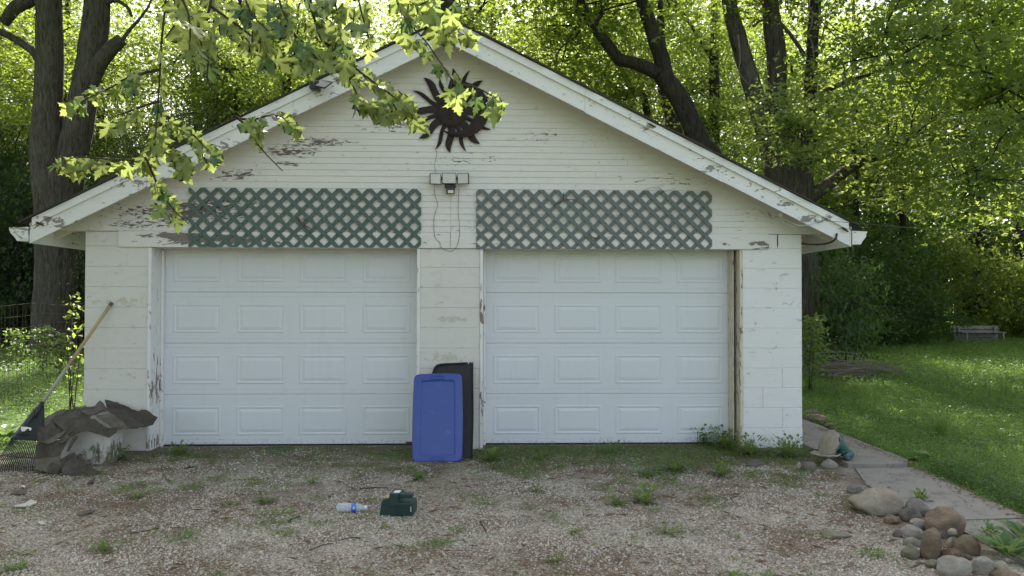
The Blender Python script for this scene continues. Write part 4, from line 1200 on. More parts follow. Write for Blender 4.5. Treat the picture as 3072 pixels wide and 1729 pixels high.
# ------------------------------------------------------------------ rocks
def rock(px_, py_bottom, wpx, hpx, col, label, seed, flat=0.75, z=0.0, scale=3.027, ox=2400, oy=1250, angular=0.0, group='rocks beside the path'):
    sx, sy = ox + px_ / scale, oy + py_bottom / scale
    g_ = gr(sx, sy, z)
    depth = (g_ - CAM).dot(_f)
    w = wpx / scale * depth / F_PX
    dp = w * 0.72
    hh = max(0.03, hpx / scale * depth / F_PX * 1.10 - dp * 0.12)
    bm = bmesh.new()
    bmesh.ops.create_icosphere(bm, subdivisions=4, radius=1.0)
    r_ = random.Random(seed)
    planes = []
    for _ in range(7 + int(angular * 10)):
        v = Vector((r_.uniform(-1, 1), r_.uniform(-1, 1), r_.uniform(-0.4, 1))).normalized()
        planes.append((v, r_.uniform(0.66 - 0.14 * angular, 0.9)))
    for v in bm.verts:
        p = v.co.normalized()
        d = 1.0
        for n_, lim in planes:
            q_ = p.dot(n_)
            if q_ * d > lim: d = d * 0.25 + 0.75 * lim / q_
        d *= 1 + 0.10 * mnoise.noise(p * 1.3 + Vector((seed * 3.7, 0, 0))) + 0.07 * mnoise.noise(p * 3.5 + Vector((0, seed * 2.1, 0))) + 0.03 * mnoise.noise(p * 9.0 + Vector((0, 0, seed)))
        q_ = p * d
        zz = q_.z
        if zz < -0.55: zz = -0.55 + (zz + 0.55) * 0.25
        v.co = Vector((q_.x * w / 2, q_.y * dp / 2, zz * hh / 1.55 + hh * 0.36))
    me = bpy.data.meshes.new('rock')
    bm.to_mesh(me); bm.free()
    me.materials.append(ROCK[col])
    me.polygons.foreach_set('use_smooth', [True] * len(me.polygons))
    o = bpy.data.objects.new('rock', me)
    COL.objects.link(o)
    o.location = (g_.x, g_.y + dp * 0.40, z)
    o.rotation_euler = (0, 0, r_.uniform(-0.35, 0.35))
    return tag(o, label, 'rock', group)
RK = [
    (750, 905, 500, 245, 'tan', 'large smooth tan boulder lying against the concrete path', 1, 0, 0.1),
    (535, 705, 170, 90, 'grey', 'low grey rock half hidden behind the large tan boulder', 2, 0, 0.1),
    (1110, 910, 250, 150, 'grey', 'rounded grey-brown rock right of the tan boulder', 3, 0, 0.1),
    (1040, 960, 215, 130, 'dark', 'rounded dark grey rock in front of the grey-brown one', 4, 0, 0.1),
    (870, 980, 165, 80, 'brown', 'small flat brown rock at the foot of the tan boulder', 5, 0, 0.4),
    (1090, 985, 160, 55, 'tan', 'thin tan rock wedged behind the blue-grey rock', 6, 0, 0.1),
    (1115, 1035, 150, 75, 'blue', 'blue-grey rock in the middle of the rock pile', 7, 0, 0.3),
    (1385, 1100, 440, 290, 'orange', 'large flat-topped orange-brown rock beside the path', 8, 0, 0.8),
    (1365, 1105, 285, 120, 'purple', 'purplish oblong rock lying before the orange-brown one', 9, 0, 0.2),
    (1050, 1115, 225, 125, 'pale', 'blocky pale grey rock at the left of the pile', 10, 0, 0.5),
    (905, 1098, 100, 75, 'purple', 'small reddish round rock at the left edge of the pile', 11, 0, 0.1),
    (1215, 1300, 240, 295, 'brown', 'tall pointed tan-brown rock standing in the pile', 12, 0, 0.5),
    (1035, 1190, 155, 85, 'pale', 'small pale wedge rock left of the tall pointed one', 13, 0, 0.5),
    (1030, 1298, 180, 125, 'mossy', 'round olive-grey rock in front at the left of the pile', 14, 0, 0.1),
    (1410, 1205, 120, 100, 'tan', 'fist-sized round yellowish rock', 15, 0.0, 0.1),
    (1565, 1265, 250, 170, 'brown', 'squarish brown rock next to the leafy hosta', 16, 0, 0.3),
    (1425, 1310, 250, 110, 'rusty', 'rough rust-coloured rock under the yellowish one', 17, 0, 0.6),
    (1440, 1475, 350, 195, 'pale', 'big pale rounded rock at the bottom edge of the pile', 18, 0, 0.15),
    (1690, 1440, 235, 160, 'pale', 'pale rounded rock right of the big pale one', 19, 0, 0.1),
    (1225, 1385, 160, 80, 'mossy', 'small greenish rock in front of the tall pointed one', 20, 0, 0.3),
    (1845, 1410, 140, 90, 'tan', 'pinkish tan rock below the hosta', 21, 0, 0.3),
    (1905, 1475, 250, 80, 'orange', 'orange flat rock at the very bottom right', 22, 0, 0.3),
    (360, 1120, 300, 75, 'mossy', 'flat mossy stone sunk in the gravel left of the pile', 23, 0, 0.4),
    (100, 505, 130, 95, 'dark', 'dark round rock near the right corner of the garage', 24, 0, 0.1),
    (285, 480, 145, 95, 'pale', 'pale jagged rock in front of the frog ornament', 25, 0, 0.5),
    (0, 490, 60, 75, 'tan', 'small tan rock beside the dark round one', 26, 0, 0.2),
    (1545, 1305, 90, 50, 'brown', 'little brown stone between the brown and rusty rocks', 27, 0, 0.4),
]
for (x, y, w, h, c, lb, sd, z_, an) in RK:
    rock(x, y, w, h, c, lb, sd, z=z_, angular=an)
rock(1400, 1075, 90, 55, 'tan', 'small tan stone resting on the purplish oblong rock', 40, z=0.085)
rock(330, 1078, 230, 85, 'brown', 'long brown flagstone at the garage side of the path', 41, scale=2.9, ox=2350, oy=900, angular=0.5)
rock(430, 1125, 150, 60, 'brown', 'smaller flagstone in front of the long brown one', 42, scale=2.9, ox=2350, oy=900, angular=0.5)
rock(250, 1010, 150, 60, 'dark', 'dark flat stone tight against the garage side', 43, scale=2.9, ox=2350, oy=900, angular=0.5)
for i, (x, y, w, h, c, lb) in enumerate([(1355, 240, 60, 26, 'rusty', 'reddish flat pebble in the weeds before the right door'), (1055, 775, 44, 26, 'tan', 'tan cobble alone in the open gravel'), (2235, 990, 52, 24, 'tan', 'tan cobble in the lower right gravel'), (230, 335, 44, 24, 'tan', 'small tan cobble in front of the blue lid'), (3280 * 0 + 2290, 935, 34, 18, 'pale', 'pale small cobble near the lower right gravel')]):
    rock(x, y, w, h, c, lb, 60 + i, scale=2.576, ox=1200, oy=1300, group='loose cobbles on the gravel')

# ------------------------------------------------------------------ frog and clam ornament on the path
fb = gr(2400 + 300 / 3.027, 1250 + 395 / 3.027, 0.045)
fr = thing('frog_ornament', (fb.x - 0.01, fb.y + 0.06, 0.045), 'green frog garden ornament holding an open stone clam shell', 'ornament')
fr.scale = (1.22, 1.22, 1.22)
def shell_vf(r_, depth, n=28, rings=7):
    V, F = [], []
    for i in range(rings + 1):
        s = i / rings
        for k in range(n):
            a = 2 * math.pi * k / n
            rr = r_ * s * (1 + 0.05 * math.cos(9 * a) * s)
            V.append(Vector((rr * math.cos(a) * 1.1, rr * math.sin(a), depth * (s * s) + 0.004 * math.cos(9 * a) * s)))
    for i in range(rings):
        for k in range(n): F.append((i * n + k, i * n + (k + 1) % n, (i + 1) * n + (k + 1) % n, (i + 1) * n + k))
    return V, F
V, F = shell_vf(0.10, 0.035)
o = part('shell_base', [v + Vector((-0.035, -0.02, 0.006)) for v in V], F, MAT['shell'], fr, True, True)
o.modifiers.new('thickness', 'SOLIDIFY').thickness = 0.010
Mx = Matrix.Translation((-0.012, 0.02, 0.115)) @ Matrix.Rotation(R(12), 4, 'Z') @ Matrix.Rotation(R(-66), 4, 'Y')
V, F = shell_vf(0.102, 0.03)
o = part('shell_lid', [Mx @ Vector((v.x, v.y, -v.z)) for v in V], F, MAT['shell'], fr, True, True)
o.modifiers.new('thickness', 'SOLIDIFY').thickness = 0.012
def skin(name, verts, edges, radii, m, parent, local=True, sub=2):
    me = bpy.data.meshes.new(name)
    me.from_pydata(verts, edges, [])
    o = bpy.data.objects.new(name, me)
    COL.objects.link(o)
    o.parent = parent
    md = o.modifiers.new('skin', 'SKIN')
    for i, r_ in enumerate(radii): me.skin_vertices[0].data[i].radius = (r_, r_)
    me.skin_vertices[0].data[0].use_root = True
    sb = o.modifiers.new('sub', 'SUBSURF'); sb.levels = sub; sb.render_levels = sub
    me.materials.append(m)
    return o
bm_ = bpy.data.meshes.new('tmp')
_me = bpy.data.meshes.new('frog_body')
fv = [(0.075, 0.0, 0.05), (0.062, 0.0, 0.09), (0.045, -0.005, 0.13), (0.032, -0.012, 0.150), (0.10, -0.035, 0.035), (0.06, -0.06, 0.03), (0.085, -0.065, 0.008), (0.10, 0.035, 0.035), (0.06, 0.06, 0.03), (0.085, 0.065, 0.008), (0.03, -0.035, 0.10), (0.005, -0.045, 0.07), (-0.005, -0.05, 0.012), (0.03, 0.035, 0.10), (0.01, 0.045, 0.10), (0.045, -0.028, 0.158), (0.045, 0.018, 0.158)]
fe = [(0, 1), (1, 2), (2, 3), (0, 4), (4, 5), (5, 6), (0, 7), (7, 8), (8, 9), (1, 10), (10, 11), (11, 12), (1, 13), (13, 14), (3, 15), (3, 16)]
frr = [0.042, 0.04, 0.034, 0.030, 0.026, 0.019, 0.012, 0.026, 0.019, 0.012, 0.014, 0.010, 0.009, 0.014, 0.010, 0.012, 0.012]
fv = [(x * 1.25 + 0.012, y * 1.2 - 0.012, z_ * 1.05) for x, y, z_ in fv]; frr = [r_ * 1.22 for r_ in frr]
_me.from_pydata(fv, fe, [])
frog = bpy.data.objects.new('frog_body', _me); COL.objects.link(frog); frog.parent = fr
bmx = bmesh.new(); bmx.from_mesh(_me)
sl = bmx.verts.layers.skin.verify()
for v, r_ in zip(bmx.verts, frr): v[sl].radius = (r_, r_)
bmx.verts.ensure_lookup_table(); bmx.verts[0][sl].use_root = True
bmx.to_mesh(_me); bmx.free()
_me.materials.append(MAT['frog'])
frog.modifiers.new('skin', 'SKIN'); frog.modifiers.new('sub', 'SUBSURF').render_levels = 2
bpy.data.meshes.remove(bm_)
for ey in (-0.03, 0.02):
    V, F = lathe_vf([(0.0, -0.007), (0.005, -0.005), (0.007, 0), (0.005, 0.005), (0.0, 0.007)], 8)
    part('eye', [Vector(v) + Vector((0.05, ey * 1.2 - 0.03, 0.176)) for v in V], F, MAT['shell'], fr, True, True)
# wavy stick lying on the path
st = gr(2400 + 75 / 3.027, 1250 + 308 / 3.027, 0.05); en = gr(2400 + 210 / 3.027, 1250 + 308 / 3.027, 0.05)
tag(part('stick', *tube_vf([st, (st + en) / 2 + Vector((0, 0.01, 0.004)), en], [0.006, 0.008, 0.003], 6), MAT['bark_dark']), 'dark stick lying on the path left of the frog', 'stick', 'sticks lying about')

# ------------------------------------------------------------------ brush pile, bench, fence
bp = thing('brush_pile', (7.1, 7.2, 0), 'low pile of dead branches on the lawn behind the garage', 'brush pile')
for i in range(80):
    a = rng.gauss(R(-4), R(26)) + (math.pi if rng.random() < 0.4 else 0)
    L0 = rng.uniform(0.6, 1.9)
    c = Vector((6.95 + rng.gauss(0, 0.42), 7.1 + rng.gauss(0, 0.35), 0.04 + abs(rng.gauss(0, 0.13))))
    d = Vector((math.cos(a), math.sin(a), rng.uniform(-0.12, 0.16)))
    bend = Vector((rng.uniform(-1, 1), rng.uniform(-1, 1), rng.uniform(-0.2, 0.8))) * L0 * 0.12
    P = []
    for k in range(6):
        s = k / 5 - 0.5
        q_ = c + d * (L0 * s) + bend * (1 - 4 * s * s) + Vector((rng.uniform(-0.02, 0.02), rng.uniform(-0.02, 0.02), rng.uniform(-0.02, 0.02)))
        q_.z = max(0.015, q_.z)
        P.append(q_)
    r0 = rng.uniform(0.005, 0.018)
    part('branch', *tube_vf(P, lerp_list([r0, r0 * 0.35], 6), 5), MAT['deadwood'], bp)

be = thing('park_bench', (18.3, 20.0, 0), 'old grey slatted wooden bench at the wood edge, far right', 'bench')
bx0, bx1 = at(2350 + 1492 / 2.9, 1000, 20.0).x, at(2350 + 1892 / 2.9, 1000, 20.0).x
bz0, bz1 = at(2700, 900 + 365 / 2.9, 20.0).z, at(2700, 900 + 222 / 2.9, 20.0).z
hb = (bz1 - bz0) / 4
for k in range(4):
    sk = 0.03 * (3 - k)
    z0 = bz0 + k * hb
    V, F = box_vf(bx0 + 0.01 * k, bx1 - sk, 20.0 + 0.05 * k, 20.03 + 0.05 * k, z0 + 0.012, z0 + hb - 0.012)
    part('back_slat', V, F, MAT['benchwood'], be)
for k in range(4):
    box('seat_slat', bx0, bx1 - 0.1, 19.55 + 0.11 * k, 19.64 + 0.11 * k, 0.40, 0.43, MAT['benchwood'], be)
for x in (bx0 + 0.15, bx1 - 0.22):
    box('leg', x, x + 0.06, 19.56, 19.62, 0, 0.4, MAT['benchwood'], be)
    box('leg', x, x + 0.06, 20.04, 20.10, 0, bz1 - 0.05, MAT['benchwood'], be)
    box('seat_rail', x, x + 0.06, 19.62, 20.04, 0.34, 0.40, MAT['benchwood'], be)

fence = thing('wire_fence', (-8.2, 6.0, 0), 'rusty woven wire fence left of the garage', 'fence')
fa, fbp = Vector((-7.0, 2.2, 0)), Vector((-9.9, 14.0, 0))
fd = (fbp - fa)
zs = [0.08, 0.24, 0.40, 0.57, 0.74, 0.91, 1.08, 1.26, 1.44]
for i, zf in enumerate(zs):
    P = []
    for k in range(25):
        p = fa + fd * (k / 24)
        P.append((p.x + rng.uniform(-0.012, 0.012), p.y, zf + 0.02 * math.sin(k * 0.9 + i) + rng.uniform(-0.01, 0.01)))
    part('line_wire', *tube_vf(P, 0.0042 if i in (0, 8) else 0.0033, 4, False), MAT['fencewire'], fence)
nst = 64
for k in range(nst):
    p = fa + fd * ((k + 0.5) / nst)
    part('stay_wire', *tube_vf([(p.x, p.y, 0.06), (p.x + rng.uniform(-0.015, 0.015), p.y, 0.7), (p.x + rng.uniform(-0.02, 0.02), p.y, 1.45)], 0.0028, 4, False), MAT['fencewire'], fence)
for k in (0.0, 1.0):
    p = fa + fd * k
    part('post', *tube_vf([(p.x, p.y, -0.2), (p.x + 0.02, p.y, 0.8), (p.x + 0.03, p.y, 1.55)], [0.022, 0.02, 0.02], 6), MAT['fencewire'], fence)
# ------------------------------------------------------------------ leaf and blade clouds
MAPLE = (np.array([(0, 0, 0), (-.55, .30, .06), (-.2, .42, 0), (0, 1, -.12), (.2, .42, 0), (.55, .30, .06)]), np.array([(0, 2, 1), (0, 3, 2), (0, 4, 3), (0, 5, 4)]))
OVAL = (np.array([(0, 0, 0), (-.28, .45, .07), (0, 1, -.06), (.28, .45, .07)]), np.array([(0, 2, 1), (0, 3, 2)]))
def unit(v): return v / np.maximum(np.linalg.norm(v, axis=-1, keepdims=True), 1e-9)
def leaf_cloud(C, size, shape=MAPLE, up=0.6, droop=0.35, rg=nr):
    n = len(C)
    P, T = shape
    N = unit(rg.normal(size=(n, 3)) + np.array([0, 0, up * 2]))
    D = rg.normal(size=(n, 3)); D[:, 2] -= droop
    B = unit(D - N * (D * N).sum(1, keepdims=True))
    A = np.cross(B, N)
    size = np.asarray(size).reshape(-1, 1, 1) * np.ones((n, 1, 1))
    V = C[:, None, :] + size * (P[None, :, 0:1] * A[:, None] + P[None, :, 1:2] * B[:, None] + P[None, :, 2:3] * N[:, None])
    F = (T[None] + (np.arange(n) * len(P))[:, None, None]).reshape(-1, 3)
    tint = np.repeat(np.clip(rg.normal(0.45, 0.25, n), 0, 1), len(T))
    return V.reshape(-1, 3), F, tint
def blade_cloud(B, h, w, lean=0.5, rg=nr):
    n = len(B)
    az = rg.uniform(0, 2 * np.pi, n)
    d = np.stack([np.cos(az), np.sin(az), np.zeros(n)], 1)
    s = np.stack([-np.sin(az), np.cos(az), np.zeros(n)], 1)
    ln = np.abs(rg.normal(0, lean, n))[:, None]
    h = np.asarray(h).reshape(-1, 1); w = np.asarray(w).reshape(-1, 1)
    up = np.array([0, 0, 1.0])
    mid = B + up * h * 0.6 + d * h * ln * 0.35
    tip = B + up * h * (1.0 - 0.25 * np.minimum(ln, 1.5)) + d * h * ln
    V = np.stack([B - s * w, B + s * w, mid + s * w * 0.7, mid - s * w * 0.7, tip], 1).reshape(-1, 3)
    F = (np.array([(0, 1, 2), (0, 2, 3), (3, 2, 4)])[None] + (np.arange(n) * 5)[:, None, None]).reshape(-1, 3)
    tint = np.repeat(np.clip(rg.normal(0.45, 0.25, n), 0, 1), 3)
    return V, F, tint
def cat_clouds(*cs):
    V, F, T, o = [], [], [], 0
    for v, f, t_ in cs:
        V.append(v); F.append(f + o); T.append(t_); o += len(v)
    return np.concatenate(V), np.concatenate(F), np.concatenate(T)
def cloud_obj(name, cl, m, parent=None, loc=(0, 0, 0)):
    loc = Vector(loc)
    V = cl[0] - np.array(loc)
    return link(name, npmesh(name, V, cl[1], m, cl[2]), parent, loc)
def vnoise(X, Y, sc, seed=0.0):
    return np.array([mnoise.noise(Vector((x * sc + seed, y * sc, seed))) for x, y in zip(X, Y)])

# ------------------------------------------------------------------ pebbles, litter on the driveway
n = 220000
dist = 3.4 + 4.8 * nr.random(n) ** 1.25
X = nr.uniform(-0.80, 0.80, n) * (dist + 0.4); Y = CAM_Y + dist
indoor = ((X > -3.36) & (X < -0.74)) | ((X > -0.03) & (X < 2.57))
keep = ((Y < -0.015) | (indoor & (Y < 0.2))) & (X > -5.0) & (X < 3.08 - 0.22 * np.maximum(0, -Y - 0.4) + nr.normal(0, 0.12, n))
X, Y, dist = X[keep], Y[keep], dist[keep]
nv = vnoise(X, Y, 1.3) * 0.6 + vnoise(X, Y, 3.7, 5.0) * 0.4
soilp = np.clip(0.72 + 0.25 * np.clip((-Y - 2.0), 0, 1) - 1.5 * np.clip(nv, -0.25, 0.6) - 0.62 * np.clip((Y + 1.3) / 1.2, 0, 1), 0.06, 1)
keep = nr.random(len(X)) < soilp
X, Y, dist = X[keep], Y[keep], dist[keep]
n = len(X)
a5 = np.arange(4) * np.pi / 2
octV = np.concatenate([np.stack([np.cos(a5), np.sin(a5), np.full(4, 0.0)], 1), np.stack([0.68 * np.cos(a5 + 0.6), 0.68 * np.sin(a5 + 0.6), np.full(4, 0.85)], 1)])
octF = np.array([(k, (k + 1) % 4, 4 + k) for k in range(4)] + [((k + 1) % 4, 4 + (k + 1) % 4, 4 + k) for k in range(4)] + [(4, 5, 6), (4, 6, 7)])
sz = np.clip(nr.lognormal(math.log(0.0047), 0.33, n), 0.0028, 0.012)
rot = nr.uniform(0, 6.28, n)
sc3 = np.stack([sz * nr.uniform(0.8, 1.4, n), sz * nr.uniform(0.7, 1.1, n), sz * nr.uniform(0.6, 1.1, n)], 1)
V = octV[None] * sc3[:, None]
V = V + nr.normal(0, 1, V.shape) * (sz * 0.13)[:, None, None]
c, s = np.cos(rot)[:, None], np.sin(rot)[:, None]
V = np.stack([V[..., 0] * c - V[..., 1] * s + X[:, None], V[..., 0] * s + V[..., 1] * c + Y[:, None], V[..., 2] + 0.001], 2).reshape(-1, 3)
Fp = (octF[None] + (np.arange(n) * 8)[:, None, None]).reshape(-1, 3)
tint = np.repeat(np.clip(nr.normal(0.46, 0.2, n) + 0.35 * (nr.random(n) > 0.98), 0, 1), 10)
peb = cloud_obj('loose_gravel', (V, Fp, tint), MAT['pebble'])
tag(peb, 'loose grey limestone chips covering the driveway', 'gravel', kind='stuff')
print('pebbles', n)

def litter(n, hw, label, name, size, thresh, ylim):
    dist = 3.4 + 4.8 * nr.random(n)
    X = nr.uniform(-0.78, 0.72, n) * (dist + 0.3); Y = CAM_Y + dist
    nv = vnoise(X, Y, 1.3) * 0.6 + vnoise(X, Y, 4.1, 9.0) * 0.5
    k = (nv > thresh + nr.normal(0, 0.12, n)) & (Y < ylim) & (X < 3.28 - 0.15 * np.maximum(0, -Y - 0.4)) & (X > -4.9)
    C = np.stack([X[k], Y[k], np.full(k.sum(), 0.007) + nr.random(k.sum()) * 0.006], 1)
    return leaf_cloud(C, nr.uniform(size[0], size[1], len(C)), (np.array([(0, 0, 0), (-hw, .5, .10), (0, 1, 0.03), (hw, .5, -.06)]), np.array([(0, 2, 1), (0, 3, 2)])), up=4.0, droop=0.0)
lc = cat_clouds(litter(62000, 0.07, '', '', (0.012, 0.036), 0.04, 0.0), litter(26000, 0.25, '', '', (0.008, 0.018), 0.08, 0.0), litter(1500, 0.04, '', '', (0.04, 0.10), -0.2, 0.0))
lt_ = cloud_obj('leaf_litter', lc, LEAF['litter'])
tag(lt_, 'dry brown leaf litter and chaff scattered on the driveway', 'litter', kind='stuff')
# sparse green growing through the gravel
n = 260000
dist = 3.4 + 4.7 * nr.random(n)
X = nr.uniform(-0.78, 0.72, n) * (dist + 0.3); Y = CAM_Y + dist
near = np.clip((Y + 1.7) / 1.5, 0, 1) * np.clip((X + 1.6) / 1.6, 0.35, 1)
nv = vnoise(X, Y, 1.7, 21.0) * 0.6 + vnoise(X, Y, 5.0, 3.0) * 0.5
indoor = ((X > -3.36) & (X < -0.74)) | ((X > -0.03) & (X < 2.57))
k = (nv + 0.66 * near > 0.33 + nr.normal(0, 0.12, n)) & ((Y < -0.015) | (indoor & (Y < 0.19))) & (X < 3.25 - 0.27 * np.maximum(0, -Y - 0.4)) & (X > -4.9)
k &= ~((X > -4.3) & (X < -3.3) & (Y > -0.8))
B = np.stack([X[k], Y[k], np.zeros(k.sum())], 1)
half = len(B) // 2
cl = cat_clouds(blade_cloud(B[:half], nr.uniform(0.010, 0.030, half) * (0.7 + near[k][:half] * 0.8), 0.0018, 1.0), leaf_cloud(B[half:] + np.array([0, 0, 0.014]), nr.uniform(0.012, 0.030, len(B) - half), OVAL, up=1.5))
tag(cloud_obj('creeping_weeds', cl, LEAF['weed']), 'fine green weeds creeping through the gravel near the doors', 'weeds', kind='stuff')
print('driveway weeds', len(B))

# ------------------------------------------------------------------ lawns
def lawn(n, inside, xr, yr, name, label, hmul=1.0, seed=0.0):
    Y = yr[0] + (yr[1] - yr[0]) * nr.random(n) ** 1.9
    X = nr.uniform(xr[0], xr[1], n)
    k = inside(X, Y)
    X, Y = X[k], Y[k]
    d = np.hypot(X, Y - CAM_Y)
    grow = np.clip(d / 9.0, 0.75, 2.6)
    nv = vnoise(X, Y, 0.8, seed) + 0.5 * vnoise(X, Y, 2.5, seed + 4)
    kk = nr.random(len(X)) < 0.75 + 0.6 * nv
    X, Y, grow, nv = X[kk], Y[kk], grow[kk], nv[kk]
    B = np.stack([X, Y, np.zeros(len(X))], 1)
    isb = nr.random(len(X)) < 0.36 + 0.5 * nv
    g = grow[isb]
    bl_ = blade_cloud(B[isb], nr.uniform(0.035, 0.11, isb.sum()) * g * hmul, 0.0022 * g, 0.7)
    c = B[~isb].copy(); g = grow[~isb]
    c[:, 2] = nr.uniform(0.012, 0.075, len(c)) * g * hmul
    cl_ = leaf_cloud(c, nr.uniform(0.018, 0.04, len(c)) * g, OVAL, up=1.6)
    cl3 = cat_clouds(bl_, cl_)
    cl3 = (cl3[0], cl3[1], np.clip(cl3[2] + np.concatenate([np.repeat(nv[isb], 3), np.repeat(nv[~isb], 2)]) * 0.55, 0, 1))
    o1 = cloud_obj(name, cl3, LEAF['grass'])
    tag(o1, label, 'grass', kind='stuff')
    print(name, len(X))
def in_right(X, Y):
    edge = np.where(Y > -0.95, 3.96, 3.86 + (Y + 0.95) * 0.085)
    ok = (X > edge + 0.03 + 0.05 * np.sin(Y * 7)) & (X < (Y - CAM_Y) * 0.78 + 0.8)
    return ok | ((Y > 7.8) & (X > 1.5) & (X < (Y - CAM_Y) * 0.78 + 0.8))
lawn(420000, in_right, (1.5, 25), (-4.6, 24), 'lawn', 'shaded green lawn of grass and clover right of the garage')
def in_left(X, Y):
    return (X < -4.12) & (X > -(Y - CAM_Y) * 0.70 - 1.0) & ~((Y < -0.2) & (X > -4.9))
lawn(150000, lambda X, Y: in_right(X, Y) & (Y < 5), (3.5, 10), (-4.6, 5), 'near_lawn', 'shaded clover and grass close to the path', 0.9, 60.0)
lawn(170000, in_left, (-22, -4.1), (-1.4, 24), 'rough_grass', 'sunlit rough grass and clover left of the garage', 1.1, 30.0)
# strip of clover right beside the path and round the rocks
n = 5000
Y = nr.uniform(-4.2, -0.9, n); X = 3.72 + 0.085 * (Y + 2.5) + 0.12 + np.abs(nr.normal(0, 0.25, n))
c = np.stack([X, Y, nr.uniform(0.01, 0.09, n)], 1)
tag(cloud_obj('clover_border', leaf_cloud(c, nr.uniform(0.018, 0.035, n), OVAL, up=1.4), LEAF['clover']), 'thick clover edging the concrete path', 'clover', kind='stuff')

n = 1300
Y = nr.uniform(-4.0, 1.0, n); side_e = nr.random(n) < 0.88
X = np.where(side_e, 3.88 + np.minimum(0, (Y + 0.95) * 0.085) - np.abs(nr.normal(0, 0.07, n)), nr.uniform(3.2, 3.85, n))
c = np.stack([X, Y, np.where(Y > -0.97, 0.051, 0.019)], 1)
tag(cloud_obj('path_litter', leaf_cloud(c, nr.uniform(0.012, 0.035, n), OVAL, up=5.0, droop=0.0), LEAF['litter']), 'dry brown bits and crumbs lying along the concrete path', 'litter', kind='stuff')

# ------------------------------------------------------------------ single weeds and plants
def rosette(n, r0, lift, shape=OVAL, size=(0.04, 0.07), rg=nr):
    """leaves radiating from the middle, arching"""
    V, F, T = [], [], []
    P, Tq = shape
    off = 0
    for i in range(n):
        a = rg.uniform(0, 6.28); el = rg.uniform(0.15, 1.2) * lift
        s = rg.uniform(*size)
        d = np.array([math.cos(a) * math.cos(el), math.sin(a) * math.cos(el), math.sin(el)])
        sd = np.array([-math.sin(a), math.cos(a), 0])
        N = np.cross(sd, d)
        base = d * r0 * rg.uniform(0.05, 0.75)
        base[2] = abs(base[2]) * 1.2
        v = base + s * (P[:, 0:1] * sd + P[:, 1:2] * d + P[:, 2:3] * N)
        v[:, 2] -= np.maximum(0, (P[:, 1] - 0.5)) * s * 0.5
        V.append(v); F.append(Tq + off); T += [rg.uniform(0.1, 0.9)] * len(Tq); off += len(P)
        w_ = sd * 0.0012
        V.append(np.array([-w_, w_, base])); F.append(np.array([(0, 1, 2)]) + off); T.append(0.3); off += 3
    return np.concatenate(V), np.concatenate(F), np.array(T)
HOSTA_ = None
def weed(px_, py_, n, r0, lift, size, label, m='weed', blades=0, cat='weed', name='weed', group='single weeds', z=0.0, leafshape=OVAL):
    p = gr(px_, py_, z)
    n = n if leafshape is HOSTA_ else int(n * 2.2)
    cl = rosette(n, r0 * 1.15, lift, leafshape, size)
    if blades:
        B = np.zeros((blades, 3)); B[:, :2] = nr.normal(0, r0 * 0.22, (blades, 2))
        cl = cat_clouds(cl, blade_cloud(B, nr.uniform(0.4, 1.1, blades) * r0 * (2.2 if m == 'grass' else 0.9), 0.003, 0.7))
    cl[0][:, 2] = np.maximum(cl[0][:, 2], 0.004)
    o = link(name, npmesh(name, cl[0], cl[1], LEAF[m], cl[2]), None, p)
    return tag(o, label, cat, group)
s2 = lambda x, y: (1200 + x / 2.576, 1300 + y / 2.576)
s1 = lambda x, y: (x / 2.576, 1300 + y / 2.576)
